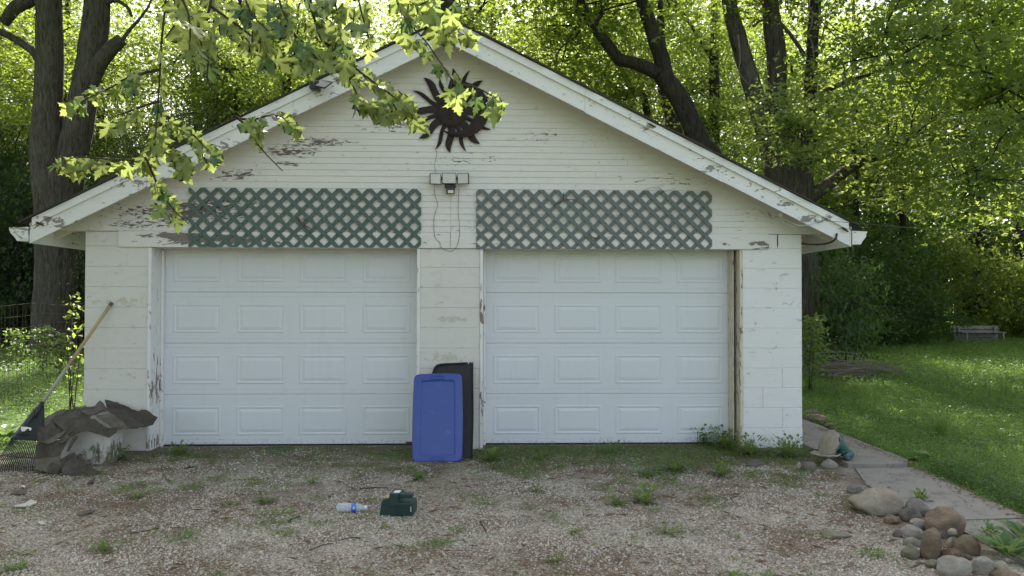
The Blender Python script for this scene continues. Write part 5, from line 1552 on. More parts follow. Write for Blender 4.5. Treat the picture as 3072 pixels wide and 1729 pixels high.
W_ = [
    (*s2(710, 215), 26, 0.10, 0.9, (0.05, 0.11), 'leafy dock-like weed at the left foot of the right door', 6),
    (*s2(2130, 290), 90, 0.22, 0.6, (0.03, 0.06), 'broad bright green weed patch before the right end of the right door', 20),
    (*s2(2480, 330), 36, 0.13, 0.9, (0.04, 0.07), 'upright weed clump near the right pier', 14),
    (*s2(1680, 560), 22, 0.11, 0.8, (0.03, 0.06), 'loose weed in the middle of the right gravel', 18),
    (*s2(1890, 540), 26, 0.13, 0.8, (0.05, 0.09), 'long-leaved weed beside the loose one in the right gravel', 10),
    (*s2(2080, 780), 18, 0.11, 0.5, (0.03, 0.05), 'flat dark weed in the lower right gravel', 10),
    (*s2(1060, 455), 16, 0.07, 0.7, (0.03, 0.05), 'small bright weed in the open gravel before the right door', 0),
    (*s2(1200, 1000), 22, 0.06, 0.7, (0.02, 0.035), 'small pale green weed at the bottom middle', 6),
    (*s2(145, 365), 12, 0.05, 1.0, (0.05, 0.08), 'lance-leaved weed in front of the blue lid', 0),
    (*s2(1350, 770), 16, 0.06, 0.6, (0.015, 0.03), 'tiny weed in the right central gravel', 6),
    (*s2(1900, 330), 50, 0.2, 0.5, (0.025, 0.05), 'low weed patch below the right door', 16),
    (*s2(1090, 205), 22, 0.12, 0.7, (0.03, 0.05), 'weed tuft close to the left half of the right door', 14),
    (*s2(1620, 150), 50, 0.2, 0.5, (0.03, 0.05), 'weed tuft at the foot of the right door middle', 16),
    (*s1(2055, 540), 22, 0.08, 0.8, (0.04, 0.06), 'single bright green dandelion-like weed before the left door', 0),
    (*s1(1780, 555), 12, 0.06, 0.6, (0.03, 0.05), 'thin weed just left of the bright dandelion-like one', 6),
    (*s1(800, 910), 40, 0.12, 0.6, (0.02, 0.035), 'spreading green weed in the lower left gravel', 14),
    (*s1(1050, 500), 20, 0.09, 0.6, (0.02, 0.04), 'mossy weed tuft left of the open gravel', 14),
    (*s1(120, 1060), 26, 0.11, 0.6, (0.02, 0.04), 'weed patch at the bottom left corner', 14),
    (*s1(2420, 390), 18, 0.10, 0.6, (0.02, 0.04), 'low dark weed left of the blue lid', 10),
    (*s1(930, 205), 40, 0.13, 0.9, (0.03, 0.06), 'weed clump growing against the white block', 16),
    (*s1(1390, 160), 40, 0.14, 0.8, (0.03, 0.06), 'weeds under the left corner of the left door', 16),
    (*s1(330, 300), 22, 0.07, 0.8, (0.02, 0.045), 'small weed under the fallen shingles', 6),
]
for w in W_: weed(*w[:6], w[6], blades=w[7])
for i, (x, y, lab) in enumerate(((2110, 1330, 'tall feathery weed at the left edge of the right pier'), (2250, 1365, 'feathery weed clump in front of the right pier'), (2370, 1370, 'low weed clump at the outer corner of the right pier'), (2180, 1345, 'grassy weed between the cream jamb and the right pier'))):
    weed(x, y, 110, 0.26, 0.75, (0.035, 0.065), lab, blades=60)
# hostas
HOSTA = (np.array([(0, 0, 0), (-.16, .22, .03), (-.30, .5, .08), (-.2, .8, .02), (0, 1.05, -.10), (.2, .8, .02), (.30, .5, .08), (.16, .22, .03), (0, .5, -0.02)]),
         np.array([(0, 8, 1), (1, 8, 2), (2, 8, 3), (3, 8, 4), (4, 8, 5), (5, 8, 6), (6, 8, 7), (7, 8, 0)]))
HOSTA_ = HOSTA
def hosta_leaf(seed):
    r_ = random.Random(seed)
    V, F = [], []
    nl_, nw_ = 9, 7
    for i in range(nl_ + 1):
        t_ = i / nl_
        hw = 0.30 * math.sin(math.pi * min(1, t_ * 1.02) ** 0.75) ** 0.9 * (1 - 0.15 * t_) if 0 < t_ < 1 else 0.01
        for j in range(nw_):
            u_ = -1 + 2 * j / (nw_ - 1)
            V.append((u_ * hw, t_ + 0.25, 0.10 * u_ * u_ * math.sin(math.pi * t_) + 0.32 * t_ - 0.55 * t_ * t_ + 0.012 * math.cos(u_ * 9) + r_.uniform(-0.006, 0.006)))
    for i in range(nl_):
        for j in range(nw_ - 1):
            a = i * nw_ + j
            F.append((a, a + 1, a + nw_ + 1, a + nw_))
    b = len(V)
    V += [(-0.012, 0, -0.05), (0.012, 0, -0.05), (0.012, 0.27, 0.0), (-0.012, 0.27, 0.0)]
    F.append((b, b + 1, b + 2, b + 3))
    return mesh('leaf', V, F, HOSTA_MAT, True)
HOSTA_MAT = leaf_material('hosta_single_leaf', (0.08, 0.15, 0.055), (0.17, 0.24, 0.09), (0.32, 0.46, 0.13), 0.38, 0.4, True)
HL = [hosta_leaf(k) for k in range(4)]
def hosta(px_, py_, n, size, label):
    p = gr(px_, py_)
    h = thing('hosta', (p.x, p.y, 0), label, 'plant', 'hostas')
    for k in range(n):
        a = 2.399 * k + rng.uniform(-0.3, 0.3)
        el = R(68) - R(50) * (k / n) ** 0.8 + R(rng.uniform(-8, 8))
        s_ = rng.uniform(*size) * (0.7 + 0.5 * k / n)
        link('leaf', HL[k % 4], h, (p.x + 0.012 * math.cos(a), p.y + 0.012 * math.sin(a), 0.012), Matrix.Rotation(a - math.pi / 2, 3, 'Z').to_4x4().to_3x3() @ Matrix.Rotation(el, 3, 'X') and (Matrix.Rotation(a - math.pi / 2, 3, 'Z') @ Matrix.Rotation(el, 3, 'X')).to_euler(), (s_, s_, s_))
hosta(2400 + 1890 / 3.027, 1250 + 1290 / 3.027, 17, (0.13, 0.18), 'pale green hosta at the bottom right behind the rocks')
hosta(2400 + 2015 / 3.027, 1250 + 1130 / 3.027, 12, (0.12, 0.17), 'second hosta cut by the right edge of the photo')
hosta(12, 1322, 14, (0.16, 0.24), 'hosta at the left edge behind the rake')
weed(2400 + 1090 / 3.027, 1250 + 770 / 3.027, 40, 0.09, 0.9, (0.025, 0.05), 'leafy weed between the tan boulder and the path', blades=10)
weed(2400 + 1700 / 3.027, 1250 + 1120 / 3.027, 40, 0.11, 0.9, (0.025, 0.05), 'weed behind the brown rock beside the path', blades=10)
weed(2400 + 1270 / 3.027, 1250 + 165 / 3.027, 6, 0.16, 1.0, (0.03, 0.05), 'tall grass tuft standing in the sunny patch of the lawn', 'grass', 90)
weed(2350 + 1910 / 2.9, 900 + 860 / 2.9, 4, 0.16, 1.0, (0.03, 0.05), 'grass tuft farther back at the right of the lawn', 'grass', 70)
weed(2400 + 1150 / 3.027, 1250 + 380 / 3.027, 10, 0.08, 0.6, (0.10, 0.16), 'broad blue-green plantain leaf rosette in the lawn', 'hosta', 0, leafshape=HOSTA)
weed(2355, 1215, 26, 0.12, 0.9, (0.10, 0.17), 'broad-leaved plant against the side wall behind the right pier', 'weed', 0, leafshape=HOSTA)

# ------------------------------------------------------------------ small debris
def debris_stick(px0, py0, px1, py1, r_, label):
    a, b = gr(px0, py0, 0.008), gr(px1, py1, 0.008)
    m_ = (a + b) / 2 + Vector((rng.uniform(-.02, .02), rng.uniform(-.02, .02), 0.004))
    tag(part('stick', *tube_vf(smooth_path([a, m_, b], 3), [r_] * 7, 5, jit=0.2), MAT['twig']), label, 'stick', 'sticks lying about')
debris_stick(950 + 830 / 6.44, 1400 + 425 / 6.44, 950 + 1380 / 6.44, 1400 + 415 / 6.44, 0.004, 'bent twig on the gravel behind the green case')
debris_stick(950 + 420 / 6.44, 1400 + 1430 / 6.44, 950 + 850 / 6.44, 1400 + 1380 / 6.44, 0.003, 'thin twig on the gravel below the bottle')
debris_stick(*s2(620, 680), *s2(665, 760), 0.004, 'reddish twig on the gravel right of the green case')
debris_stick(*s1(2230, 690), *s1(2320, 640), 0.004, 'brown twig on the gravel left of the bottle')
debris_stick(*s1(1420, 275), *s1(1500, 258), 0.006, 'dark twig below the left door')
debris_stick(*s1(2390, 905), *s1(2576, 850), 0.003, 'long thin twig at the bottom middle left')
debris_stick(*s1(1000, 780), *s1(1230, 735), 0.003, 'thin twig across the left gravel')
def chip(poly, label, m, name, cat, z=0.01):
    P = [gr(x, y, z) for x, y in poly]
    V, F = prism_vf([p + Vector((0, 0, rng.uniform(0, 0.012))) for p in P], (0, 0, -1), 0.006)
    tag(part(name, V, F, m), label, cat, 'debris scraps on the gravel')
chip([s1(600, 620), s1(700, 590), s1(735, 605), s1(620, 640)], 'flat grey shingle scrap alone on the left gravel', MAT['scrap_back'], 'shingle_scrap', 'shingle')
chip([s1(80, 470), s1(110, 440), s1(210, 450), s1(190, 475)], 'brown shingle scrap near the left edge', MAT['scrap_back'], 'shingle_scrap', 'shingle')
chip([s1(100, 560), s1(190, 545), s1(240, 520), s1(285, 535), s1(230, 570), s1(120, 575)], 'torn pale sheet of plastic near the left edge', MAT['mat_plastic'], 'plastic_scrap', 'scrap')
chip([s1(290, 690), s1(330, 680), s1(350, 700), s1(310, 710)], 'small beige chip on the left gravel', MAT['mat_plastic'], 'plastic_scrap', 'scrap')
chip([s1(160, 405), s1(190, 410), s1(195, 425), s1(165, 415)], 'tiny white scrap near the rake', MAT['dropping'], 'plastic_scrap', 'scrap')
chip([s1(670, 385), s1(740, 350), s1(720, 385), s1(690, 400)], 'narrow dark scrap below the fallen shingles', MAT['scrap'], 'shingle_scrap', 'shingle')
chip([(2236, 1396), (2250, 1386), (2266, 1376), (2280, 1384), (2288, 1392), (2270, 1400)], 'dry pale leaf curled on the ground before the right pier', MAT['scrap_back'], 'dry_leaf', 'leaf')
# ------------------------------------------------------------------ shared crown meshes (unit radius)
def crown_unit(seed, ncl, per, size, flat=0.45, spread=0.11, shape=MAPLE, hollow=0.55):
    rg = np.random.default_rng(seed)
    d = unit(rg.normal(size=(ncl, 3)))
    r_ = rg.random(ncl) ** hollow
    lump = 1 + 0.22 * np.array([mnoise.noise(Vector(tuple(v * 1.6 + seed))) for v in d])
    C = d * (r_ * lump)[:, None]
    n = ncl * per
    ang = rg.uniform(0, 6.28, ncl)
    L = np.repeat(C, per, 0)
    off = rg.normal(size=(n, 3)) * np.array([spread, spread, spread * flat])
    # sprays hang a little along one direction
    a = np.repeat(ang, per)
    t_ = rg.normal(size=n) * spread * 1.1
    off += np.stack([np.cos(a) * t_, np.sin(a) * t_, -np.abs(t_) * 0.35], 1)
    sz = rg.uniform(size * 0.7, size * 1.25, n)
    cl = leaf_cloud(L + off, sz, shape, up=0.45, droop=0.5, rg=rg)
    # one tone for each spray plus leaf variation
    tn = np.clip(np.repeat(np.repeat(rg.normal(0.45, 0.22, ncl), per), len(shape[1])) + np.repeat(rg.normal(0, 0.12, n), len(shape[1])), 0, 1)
    return npmesh('crown', cl[0], cl[1], LEAF['mid'], tn)
CROWN = [crown_unit(101 + k, 210, 36, 0.046) for k in range(4)]
CROWN_S = [crown_unit(151 + k, 110, 24, 0.078, spread=0.13) for k in range(3)]
COARSE = [crown_unit(201 + k, 150, 26, 0.075) for k in range(2)]
SHRUB = [crown_unit(301 + k, 170, 30, 0.066, 0.6, 0.10, MAPLE, 0.4) for k in range(3)]
CEDAR = [crown_unit(401 + k, 420, 40, 0.045, 0.9, 0.07, (np.array([(0, 0, 0), (-.10, .5, .04), (0, 1, -.05), (.10, .5, .04)]), np.array([(0, 2, 1), (0, 3, 2)])), 0.4) for k in range(1)]
def branch_unit(seed):
    r_ = random.Random(seed)
    vf = []
    for _ in range(13):
        d = Vector((r_.gauss(0, 1), r_.gauss(0, 1), r_.gauss(0.1, 0.6))).normalized()
        p = Vector((r_.uniform(-.15, .15), r_.uniform(-.15, .15), r_.uniform(-.3, .1)))
        P = [p]
        for k in range(5):
            d = (d + Vector((r_.uniform(-.35, .35), r_.uniform(-.35, .35), r_.uniform(-.3, .25)))).normalized()
            P.append(P[-1] + d * 0.19)
            if k == 2 and r_.random() < 0.8:
                d2 = (d + Vector((r_.uniform(-.9, .9), r_.uniform(-.9, .9), r_.uniform(-.6, .4)))).normalized()
                vf.append(tube_vf([P[-1], P[-1] + d2 * 0.17, P[-1] + d2 * 0.32 + Vector((0, 0, -0.03))], [0.005, 0.004, 0.002], 4, False))
        vf.append(tube_vf(P, lerp_list([0.014, 0.003], len(P)), 5, False))
    return mesh('branchlets', *join_vf(*vf), MAT['bark_dark'], True)
BRANCH = [branch_unit(900 + k) for k in range(4)]
def crown(parent, c, rad, m, lib=CROWN, k=0, name='crown'):
    if lib is CROWN and not hasattr(rad, '__len__') and rad < 2.5: lib = CROWN_S
    if not hasattr(rad, '__len__'): rad = (rad, rad, rad * 0.8)
    o = link(name, lib[k % len(lib)], parent, c, (0, 0, rng.uniform(0, 6.28)), rad)
    o.material_slots[0].link = 'OBJECT'
    o.material_slots[0].material = LEAF[m]
    if lib is CROWN or lib is CROWN_S: link('branchlets', BRANCH[k % 4], parent, c, (0, 0, rng.uniform(0, 6.28)), rad)
    return o
def limb(parent, pts, rad, m='bark', n=12, name='limb', sub=4, jit=0.05):
    P = smooth_path(pts, sub)
    return part(name, *tube_vf(P, lerp_list(rad, len(P)), n, jit=jit), MAT[m], parent, True)
def A_(pts, Y): return [at(x, y, Y + (dy[0] if dy else 0)) for x, y, *dy in pts]
def tree(base, label, name='maple_tree', cat='tree', group='trees around the garage'):
    return thing(name, (base[0], base[1], 0), label, cat, group)
z3 = lambda x, y: (1500 + x / 3.22, y / 3.22)
z4 = lambda x, y: (2272 + x / 3.22, y / 3.22)
zr = lambda x, y: (2172 + x / 2.862, 430 + y / 2.862)

# --- A: twin-stemmed maple left of the garage
YA = 14.0
b = at(168, 900, YA)
tA = tree(b, 'big twin-stemmed maple with rough bark left of the garage')
limb(tA, [(b.x - 0.05, YA, -0.2)] + A_([(163, 1010), (168, 860), (170, 720), (172, 600), (178, 520)], YA), [0.72, 0.58, 0.54, 0.54, 0.60, 0.62], n=18, name='trunk', jit=0.03)
limb(tA, A_([(150, 590), (140, 460), (146, 300), (150, 150), (146, 0), (140, -300), (150, -620)], YA), [0.44, 0.44, 0.38, 0.36, 0.34, 0.28, 0.16], n=14, name='stem')
limb(tA, A_([(196, 600), (215, 480), (240, 350), (262, 220), (285, 90), (292, 0), (310, -260), (330, -560)], YA + 0.1), [0.42, 0.42, 0.38, 0.36, 0.36, 0.34, 0.26, 0.14], n=14, name='stem')
limb(tA, A_([(262, 260), (300, 190), (335, 145), (366, 118)], YA), [0.24, 0.22, 0.20, 0.17], n=10)
limb(tA, A_([(366, 122), (385, 95), (420, 55), (450, 10), (470, -60)], YA), [0.05, 0.05, 0.04, 0.03, 0.02], n=6)
limb(tA, A_([(130, 200), (100, 155), (50, 120), (0, 96), (-90, 80)], YA), [0.16, 0.12, 0.11, 0.10, 0.07], n=8)
limb(tA, A_([(130, -30), (90, 0), (45, 25), (10, 72)], YA), [0.2, 0.2, 0.18, 0.15], n=10)
limb(tA, A_([(300, 20), (340, 0), (380, 20), (396, 50)], YA), [0.08, 0.07, 0.05, 0.04], n=6)
limb(tA, A_([(122, 655), (135, 640), (150, 650), (152, 668), (135, 675), (122, 660)], YA - 0.53), [0.06] * 6, n=6, name='knot')
for c, r_, k in (((-15.5, 15.5, 9.0), 3.0, 0), ((-10.0, 16.5, 12.2), 2.6, 1), ((-17.0, 13, 11), 3.5, 2), ((-12.0, 14, 13.5), 4.2, 3)): crown(tA, c, r_, 'bright', k=k)
for c in ((-12.5, 13.5, 16),): crown(tA, c, 5.0, 'bright', COARSE, 0)

# --- B: leaning maple behind the right roof slope
YB = 11.0
p0 = at(*z3(2080, 1700), YB)
tB = tree((p0.x + 0.5, YB), 'dark leaning maple with a forked limb behind the right roof slope')
limb(tB, [(p0.x + 0.6, YB, -0.2), (p0.x + 0.3, YB, 2.0)] + A_([z3(2040, 1600), z3(1940, 1400), z3(1830, 1150), z3(1700, 900), z3(1560, 720)], YB), [0.36, 0.33, 0.30, 0.27, 0.25, 0.24, 0.23], 'bark_dark', 14, 'trunk')
limb(tB, A_([z3(1610, 780), z3(1570, 600), z3(1490, 360), z3(1420, 150), z3(1370, 0), z3(1330, -300), z3(1300, -800)], YB), [0.2, 0.2, 0.19, 0.17, 0.15, 0.12, 0.06], 'bark_dark', 12, 'stem')
limb(tB, A_([z3(1540, 720), z3(1400, 650), z3(1260, 600), z3(1150, 570), z3(1040, 430), z3(900, 250), z3(810, 90), z3(780, 0), z3(740, -300)], YB), [0.17, 0.16, 0.15, 0.15, 0.14, 0.12, 0.11, 0.10, 0.05], 'bark_dark', 10)
limb(tB, A_([z3(900, 260), z3(990, 120), z3(970, 0)], YB), [0.05, 0.05, 0.04], 'bark_dark', 6)
for c, r_, k in (((2.6, 11.8, 9.2), 2.4, 0), ((3.4, 11.0, 11.2), 2.0, 1), ((1.0, 11.0, 11.0), 2.6, 2), ((3.6, 12.5, 7.2), 1.7, 3)): crown(tB, c, r_, 'bright', k=k)
crown(tB, (0.6, 10, 14), 3.6, 'mid', COARSE, 1)
tB2 = tree((at(*z3(1500, 1300), 13).x, 13), 'slim dark sapling trunk left of the leaning maple')
limb(tB2, [(at(*z3(1500, 1300), 13).x + 0.3, 13, -0.1)] + A_([z3(1430, 1140), z3(1290, 900), z3(1180, 690), z3(1100, 560), z3(1000, 300)], 13), [0.13, 0.10, 0.09, 0.08, 0.06, 0.03], 'bark_dark', 8, 'trunk')
crown(tB2, (1.8, 13.6, 9.2), 1.6, 'bright', k=1)
tB3 = tree((at(*z3(1690, 1300), 15).x, 15), 'grey trunk directly behind the leaning maple')
limb(tB3, [(at(*z3(1720, 1300), 15).x + 0.2, 15, -0.1)] + A_([z3(1680, 1240), z3(1620, 1000), z3(1580, 800), z3(1560, 500), z3(1540, -200)], 15), [0.32, 0.26, 0.23, 0.2, 0.15, 0.06], 'bark_dark', 10, 'trunk')
crown(tB3, (3.6, 16.0, 12.6), 2.6, 'bright', k=2)

# --- C: huge multi-stemmed maple at the back right corner of the garage
YC = 10.3
pc = at(2368, 552, YC)
tC = tree((pc.x, YC), 'huge rough-barked multi-stemmed maple at the back right corner of the garage')
limb(tC, [(pc.x + 0.1, YC, -0.2), (pc.x + 0.05, YC, 1.2)] + A_([(2375, 640), (2368, 552), (2362, 500), (2360, 450)], YC), [0.75, 0.62, 0.57, 0.55, 0.55, 0.5], n=18, name='trunk', jit=0.03)
limb(tC, A_([(2345, 520), (2300, 400), (2258, 264), (2230, 171), (2208, 93), (2192, 31), (2170, -120), (2140, -420)], YC), [0.3, 0.27, 0.22, 0.21, 0.2, 0.18, 0.14, 0.06], n=12, name='stem')
limb(tC, A_([(2370, 500), (2350, 400), (2328, 280), (2331, 186), (2319, 93), (2310, 0), (2300, -300)], YC + 0.3), [0.3, 0.27, 0.25, 0.24, 0.23, 0.2, 0.1], n=12, name='stem')
limb(tC, A_([(2385, 520), (2420, 450), (2428, 357), (2430, 250), (2437, 155), (2440, 78), (2448, 0), (2470, -260)], YC - 0.2), [0.28, 0.2, 0.16, 0.15, 0.14, 0.13, 0.13, 0.06], 'bark_dark', 12, 'stem')
limb(tC, A_([(2400, 610), (2445, 580), (2486, 552), (2532, 517), (2600, 480), (2700, 455)], YC - 0.3), [0.22, 0.17, 0.15, 0.14, 0.11, 0.06], n=10)
limb(tC, A_([(2435, 300), (2500, 262), (2570, 236), (2645, 211), (2707, 192), (2800, 172), (2900, 165)], YC - 0.4), [0.07, 0.06, 0.055, 0.05, 0.045, 0.03, 0.02], n=8)
limb(tC, A_([(2258, 80), (2290, 60), (2330, 62), (2360, 90), (2390, 130), (2415, 170)], YC - 0.5), [0.03, 0.03, 0.035, 0.04, 0.045, 0.05], n=6)
for pts in ([z4(495, 0), z4(500, 60), z4(540, 130), z4(650, 240), z4(760, 360), z4(880, 500)], [z4(535, 130), z4(520, 260), z4(490, 330), z4(530, 420), z4(545, 560), z4(540, 680)], [z4(830, 620), z4(860, 780), z4(900, 920), z4(950, 1060)],
            [z4(320, 800), z4(330, 1000), z4(350, 1140), z4(420, 1250)], [z4(650, 250), z4(620, 380), z4(580, 480), z4(680, 480)], [z4(380, 1140), z4(500, 1200), z4(560, 1290)], [z3(2300, 340), z3(2320, 560), z3(2310, 700), z3(2390, 810)]):
    limb(tC, A_(pts, YC - 0.9), [0.022, 0.012], 'deadwood', 5, 'dead_twig', 3)
for c, r_, k, m in (((9.2, 9.0, 5.2), 1.9, 0, 'mid'), ((11.4, 8.8, 6.4), 2.4, 1, 'bright'), ((8.8, 8.6, 7.4), 2.0, 2, 'mid'), ((12.5, 10.5, 8.6), 3.0, 3, 'bright'), ((9.6, 10.4, 10.0), 2.8, 0, 'bright'), ((6.6, 8.4, 5.4), 1.3, 1, 'mid'), ((13.6, 9.0, 4.4), 2.2, 2, 'mid'), ((10.6, 8.5, 4.4), 1.7, 3, 'mid'), ((6.6, 10.5, 9.4), 1.8, 2, 'bright')):
    crown(tC, c, r_, m, k=k)
for c in ((8, 10, 14), (12, 10, 13.5)): crown(tC, c, 4.6, 'mid', COARSE, 1)

# --- trees at the wood edge, right
for (x, w, Y, label, top_, crs) in (
        (2933, 0.2, 26.0, 'straight slim trunk at the far right among the leaves', -300, (((17.0, 18.0, 9.5), 3.0, 'mid'), ((19.5, 17.0, 6.8), 2.8, 'mid'))),
        (2906, 0.3, 27.0, 'thick dark trunk low at the right behind the bench side', -200, (((18.0, 21.5, 12.0), 4.2, 'mid'), ((15.5, 20.0, 7.2), 3.0, 'mid'))),
        (3052, 0.2, 25.0, 'trunk cut by the right edge of the photo', -300, (((21.5, 18.5, 9.0), 3.2, 'mid'), ((22.5, 19.5, 5.0), 2.6, 'deep'))),
        (2700, 0.13, 23.0, 'thin dark trunk between the big maple and the bench', 0, (((16.0, 24.0, 8.5), 3.6, 'mid'), ((13.0, 23.0, 11.0), 3.8, 'bright'))),
        (2560, 0.12, 20.0, 'thin trunk close right of the huge maple', 0, (((12.5, 20.0, 8.0), 3.2, 'mid'), ((11.0, 19.0, 5.2), 2.6, 'mid')))):
    p = at(x, 600, Y)
    tr = tree((p.x, Y), label)
    limb(tr, [(p.x, Y, -0.1), (p.x + 0.1, Y, 3.0), at(x + 4, 300, Y), at(x, top_, Y)], [w * 1.3, w, w * 0.9, w * 0.5], 'bark_dark', 10, 'trunk')
    for i, (c, r_, m) in enumerate(crs): crown(tr, c, r_, m, k=i + int(x))
    limb(tr, [at(x + 2, 330, Y), Vector(crs[0][0])], [w * 0.5, 0.04], 'bark_dark', 7)
    limb(tr, [at(x + 2, 480, Y), Vector(crs[1][0])], [w * 0.4, 0.03], 'bark_dark', 7)
tD = tree((20.5, 16.5), 'dark drooping bough reaching in from the right edge')
limb(tD, [(20.5, 16.6, -0.1), (20.2, 16.5, 3.0)] + A_([(3200, 330), (3048, 351), (2893, 382), (2800, 419), (2740, 450)], 16.5), [0.3, 0.28, 0.24, 0.2, 0.17, 0.12, 0.05], 'bark_dark', 10, 'trunk')
crown(tD, (17.2, 16.2, 5.6), 2.0, 'mid', k=1); crown(tD, (19.6, 16.0, 8.2), 2.6, 'mid', k=2)

# --- trees of the wood behind, in two ranks; each has trunk, limbs and crown clumps
WOOD = [(-25, 20, 'bright'), (-20.5, 25, 'mid'), (-16.5, 21.5, 'mid'), (-11.5, 24, 'bright'), (-7.2, 20, 'mid'), (-3.0, 23, 'bright'), (0.6, 19.5, 'mid'), (4.2, 22, 'bright'), (8.0, 19, 'mid'), (9.5, 25, 'bright'),
        (-29, 31, 'mid'), (-22, 34, 'mid'), (-15, 33, 'bright'), (-8.5, 32, 'mid'), (-1.5, 34, 'bright'), (5, 32, 'mid'), (12, 34, 'bright'), (19, 31, 'mid'), (25, 27, 'mid'), (27, 35, 'mid'), (31, 30, 'mid'), (-18, 27.5, 'mid'), (-13, 28.5, 'bright'), (-25.5, 28, 'mid'), (-4.5, 27.5, 'bright'), (1.8, 27, 'mid'), (-9.5, 26.5, 'mid')]
WL = ['at the left edge of the wood', 'behind the twin-stemmed maple, leftmost', 'just behind the twin-stemmed maple', 'seen between the twin maple and the left roof end', 'over the lower left roof slope', 'over the middle of the left roof slope', 'right behind the roof peak', 'just right of the roof peak',
      'behind the leaning maple', 'behind the huge maple, second rank', 'farthest back at the left edge', 'farthest back behind the twin maple', 'farthest back over the left eave', 'farthest back over the left roof slope', 'farthest back behind the peak', 'farthest back right of the peak', 'farthest back behind the huge maple',
      'farthest back over the bench', 'at the right end of the wood behind the bench', 'farthest back in the right corner', 'beyond the right edge of the bench', 'filling the gap between the twin maple stems', 'filling the gap right of the twin maple', 'left of the twin maple in the back rank', 'in the back rank left of the peak', 'in the back rank at the peak', 'in the back rank over the left roof slope']
for i, ((x, y, m), wl) in enumerate(zip(WOOD, WL)):
    tr = tree((x, y), 'tall leafy woodland tree ' + wl, 'woodland_tree', group='woodland trees behind the garage')
    h = rng.uniform(8.5, 10.5) + (2.0 if y > 28 else 0)
    lx = rng.uniform(-1.0, 1.0)
    limb(tr, [(x, y, -0.1), (x + lx * 0.3, y, h * 0.4), (x + lx, y + rng.uniform(-0.4, 0.4), h), (x + lx * 1.2, y, h + 4)], [0.30, 0.24, 0.17, 0.05], 'bark_dark', 9, 'trunk')
    big = 1.35 if y > 28 else 1.0
    spots = [(rng.uniform(-2.2, 2.2), rng.uniform(-1.5, 1.5), h * 0.62, 2.7), (rng.uniform(-2.6, 2.6), rng.uniform(-1.5, 1.5), h * 0.92, 3.1), (rng.uniform(-1.5, 1.5), rng.uniform(-1, 1), h * 1.25, 3.3), (rng.choice((-2.4, 2.4)), rng.uniform(-1, 1), h * 0.36, 2.1)]
    for j, (dx, dy, zc, r_) in enumerate(spots):
        c = Vector((x + lx + dx, y + dy, zc))
        crown(tr, c, r_ * big, m, k=i + j)
        limb(tr, [(x + lx * zc / h * 0.8, y, zc * 0.8), c], [0.10, 0.03], 'bark_dark', 6)

# --- added unseen tree behind the gable; its wide crown shades the gravel
tr = tree((-0.9, 8.7), 'added unseen tall tree behind the gable, its crown shading the gravel')
limb(tr, [(-0.9, 8.7, -0.1), (-0.95, 8.7, 4), (-0.9, 8.6, 7.4), (-0.8, 8.2, 11)], [0.26, 0.2, 0.17, 0.08], 'bark_dark', 10, 'trunk')
for i, (dx, y, z_, r_) in enumerate(((-4.6, 6.8, 10.2, 2.9), (-1.8, 6.2, 10.0, 2.8), (0.6, 6.6, 10.2, 2.7), (2.0, 6.4, 9.6, 1.7), (-3.2, 8.6, 12.0, 3.0), (0.0, 8.6, 12.4, 3.0), (-6.4, 8.4, 11.6, 3.0))):
    crown(tr, (dx, y, z_), (r_, r_, r_ * 0.62), 'mid', COARSE, i)
    limb(tr, [(-0.85, 8.4, 9.2), (dx, y, z_)], [0.08, 0.03], 'bark_dark', 6)

# --- undergrowth: shrubs at the wood edge
SH = [(-14.6, 17.6, 3.2, 2.8, 'deep', 'tall dark shrub directly behind the twin maple trunk'), (-18.8, 20.5, 3.8, 3.4, 'deep', 'tall dark shrub left of the twin maple behind the fence'), (-10.8, 17.0, 2.9, 2.4, 'deep', 'dark shrub filling the gap left of the garage'), (-23.5, 26.0, 4.2, 4.0, 'deep', 'high dark thicket at the far left edge'), (8.0, 9.0, 1.5, 0.9, 'deep', 'dark shrub at the foot of the huge maple by the right wall'), (9.2, 15.6, 2.0, 2.4, 'deep', 'dark dense shrub right behind the garage corner'), (11.6, 17.4, 2.2, 2.7, 'deep', 'dark shrub left of the middle of the wood edge'), (13.8, 18.6, 2.1, 2.6, 'deep', 'dark green shrub in the middle of the right wood edge'), (15.2, 21.2, 2.0, 2.2, 'mid', 'mid-green shrub left of the bench'),
      (19.2, 22.8, 2.3, 2.8, 'mid', 'mid-green shrub behind the bench'), (22.6, 22.2, 2.0, 2.2, 'mid', 'shrub right of the bench'), (24.2, 22.0, 2.4, 2.6, 'mid', 'shrub at the right end of the wood edge'), (7.2, 18.5, 2.6, 2.8, 'deep', 'tall dark shrub deep behind the garage corner'), (14.6, 24.0, 3.2, 3.2, 'deep', 'tall dark shrub deep in the right wood'),
      (10.5, 22.0, 3.6, 3.2, 'deep', 'tall shrub deep behind the dark ones'), (18.0, 27.0, 3.4, 3.4, 'deep', 'tall shrub deep behind the bench'), (23.0, 27.0, 3.4, 3.4, 'deep', 'tall shrub deep in the right corner'),
      (-12.8, 19.5, 2.4, 2.6, 'deep', 'dark shrub behind the foot of the twin maple'), (-17.6, 18.5, 2.6, 2.8, 'deep', 'dark shrub left of the twin maple'), (-9.6, 19.0, 2.6, 2.6, 'deep', 'dark shrub between the twin maple and the garage'), (-15.0, 25.0, 3.2, 3.4, 'deep', 'tall dark shrub deep in the left wood'), (-21.0, 23.0, 3.2, 3.4, 'deep', 'tall dark shrub at the far left'), (-6.5, 24.0, 3.5, 3.4, 'deep', 'tall dark shrub deep behind the left eave')]
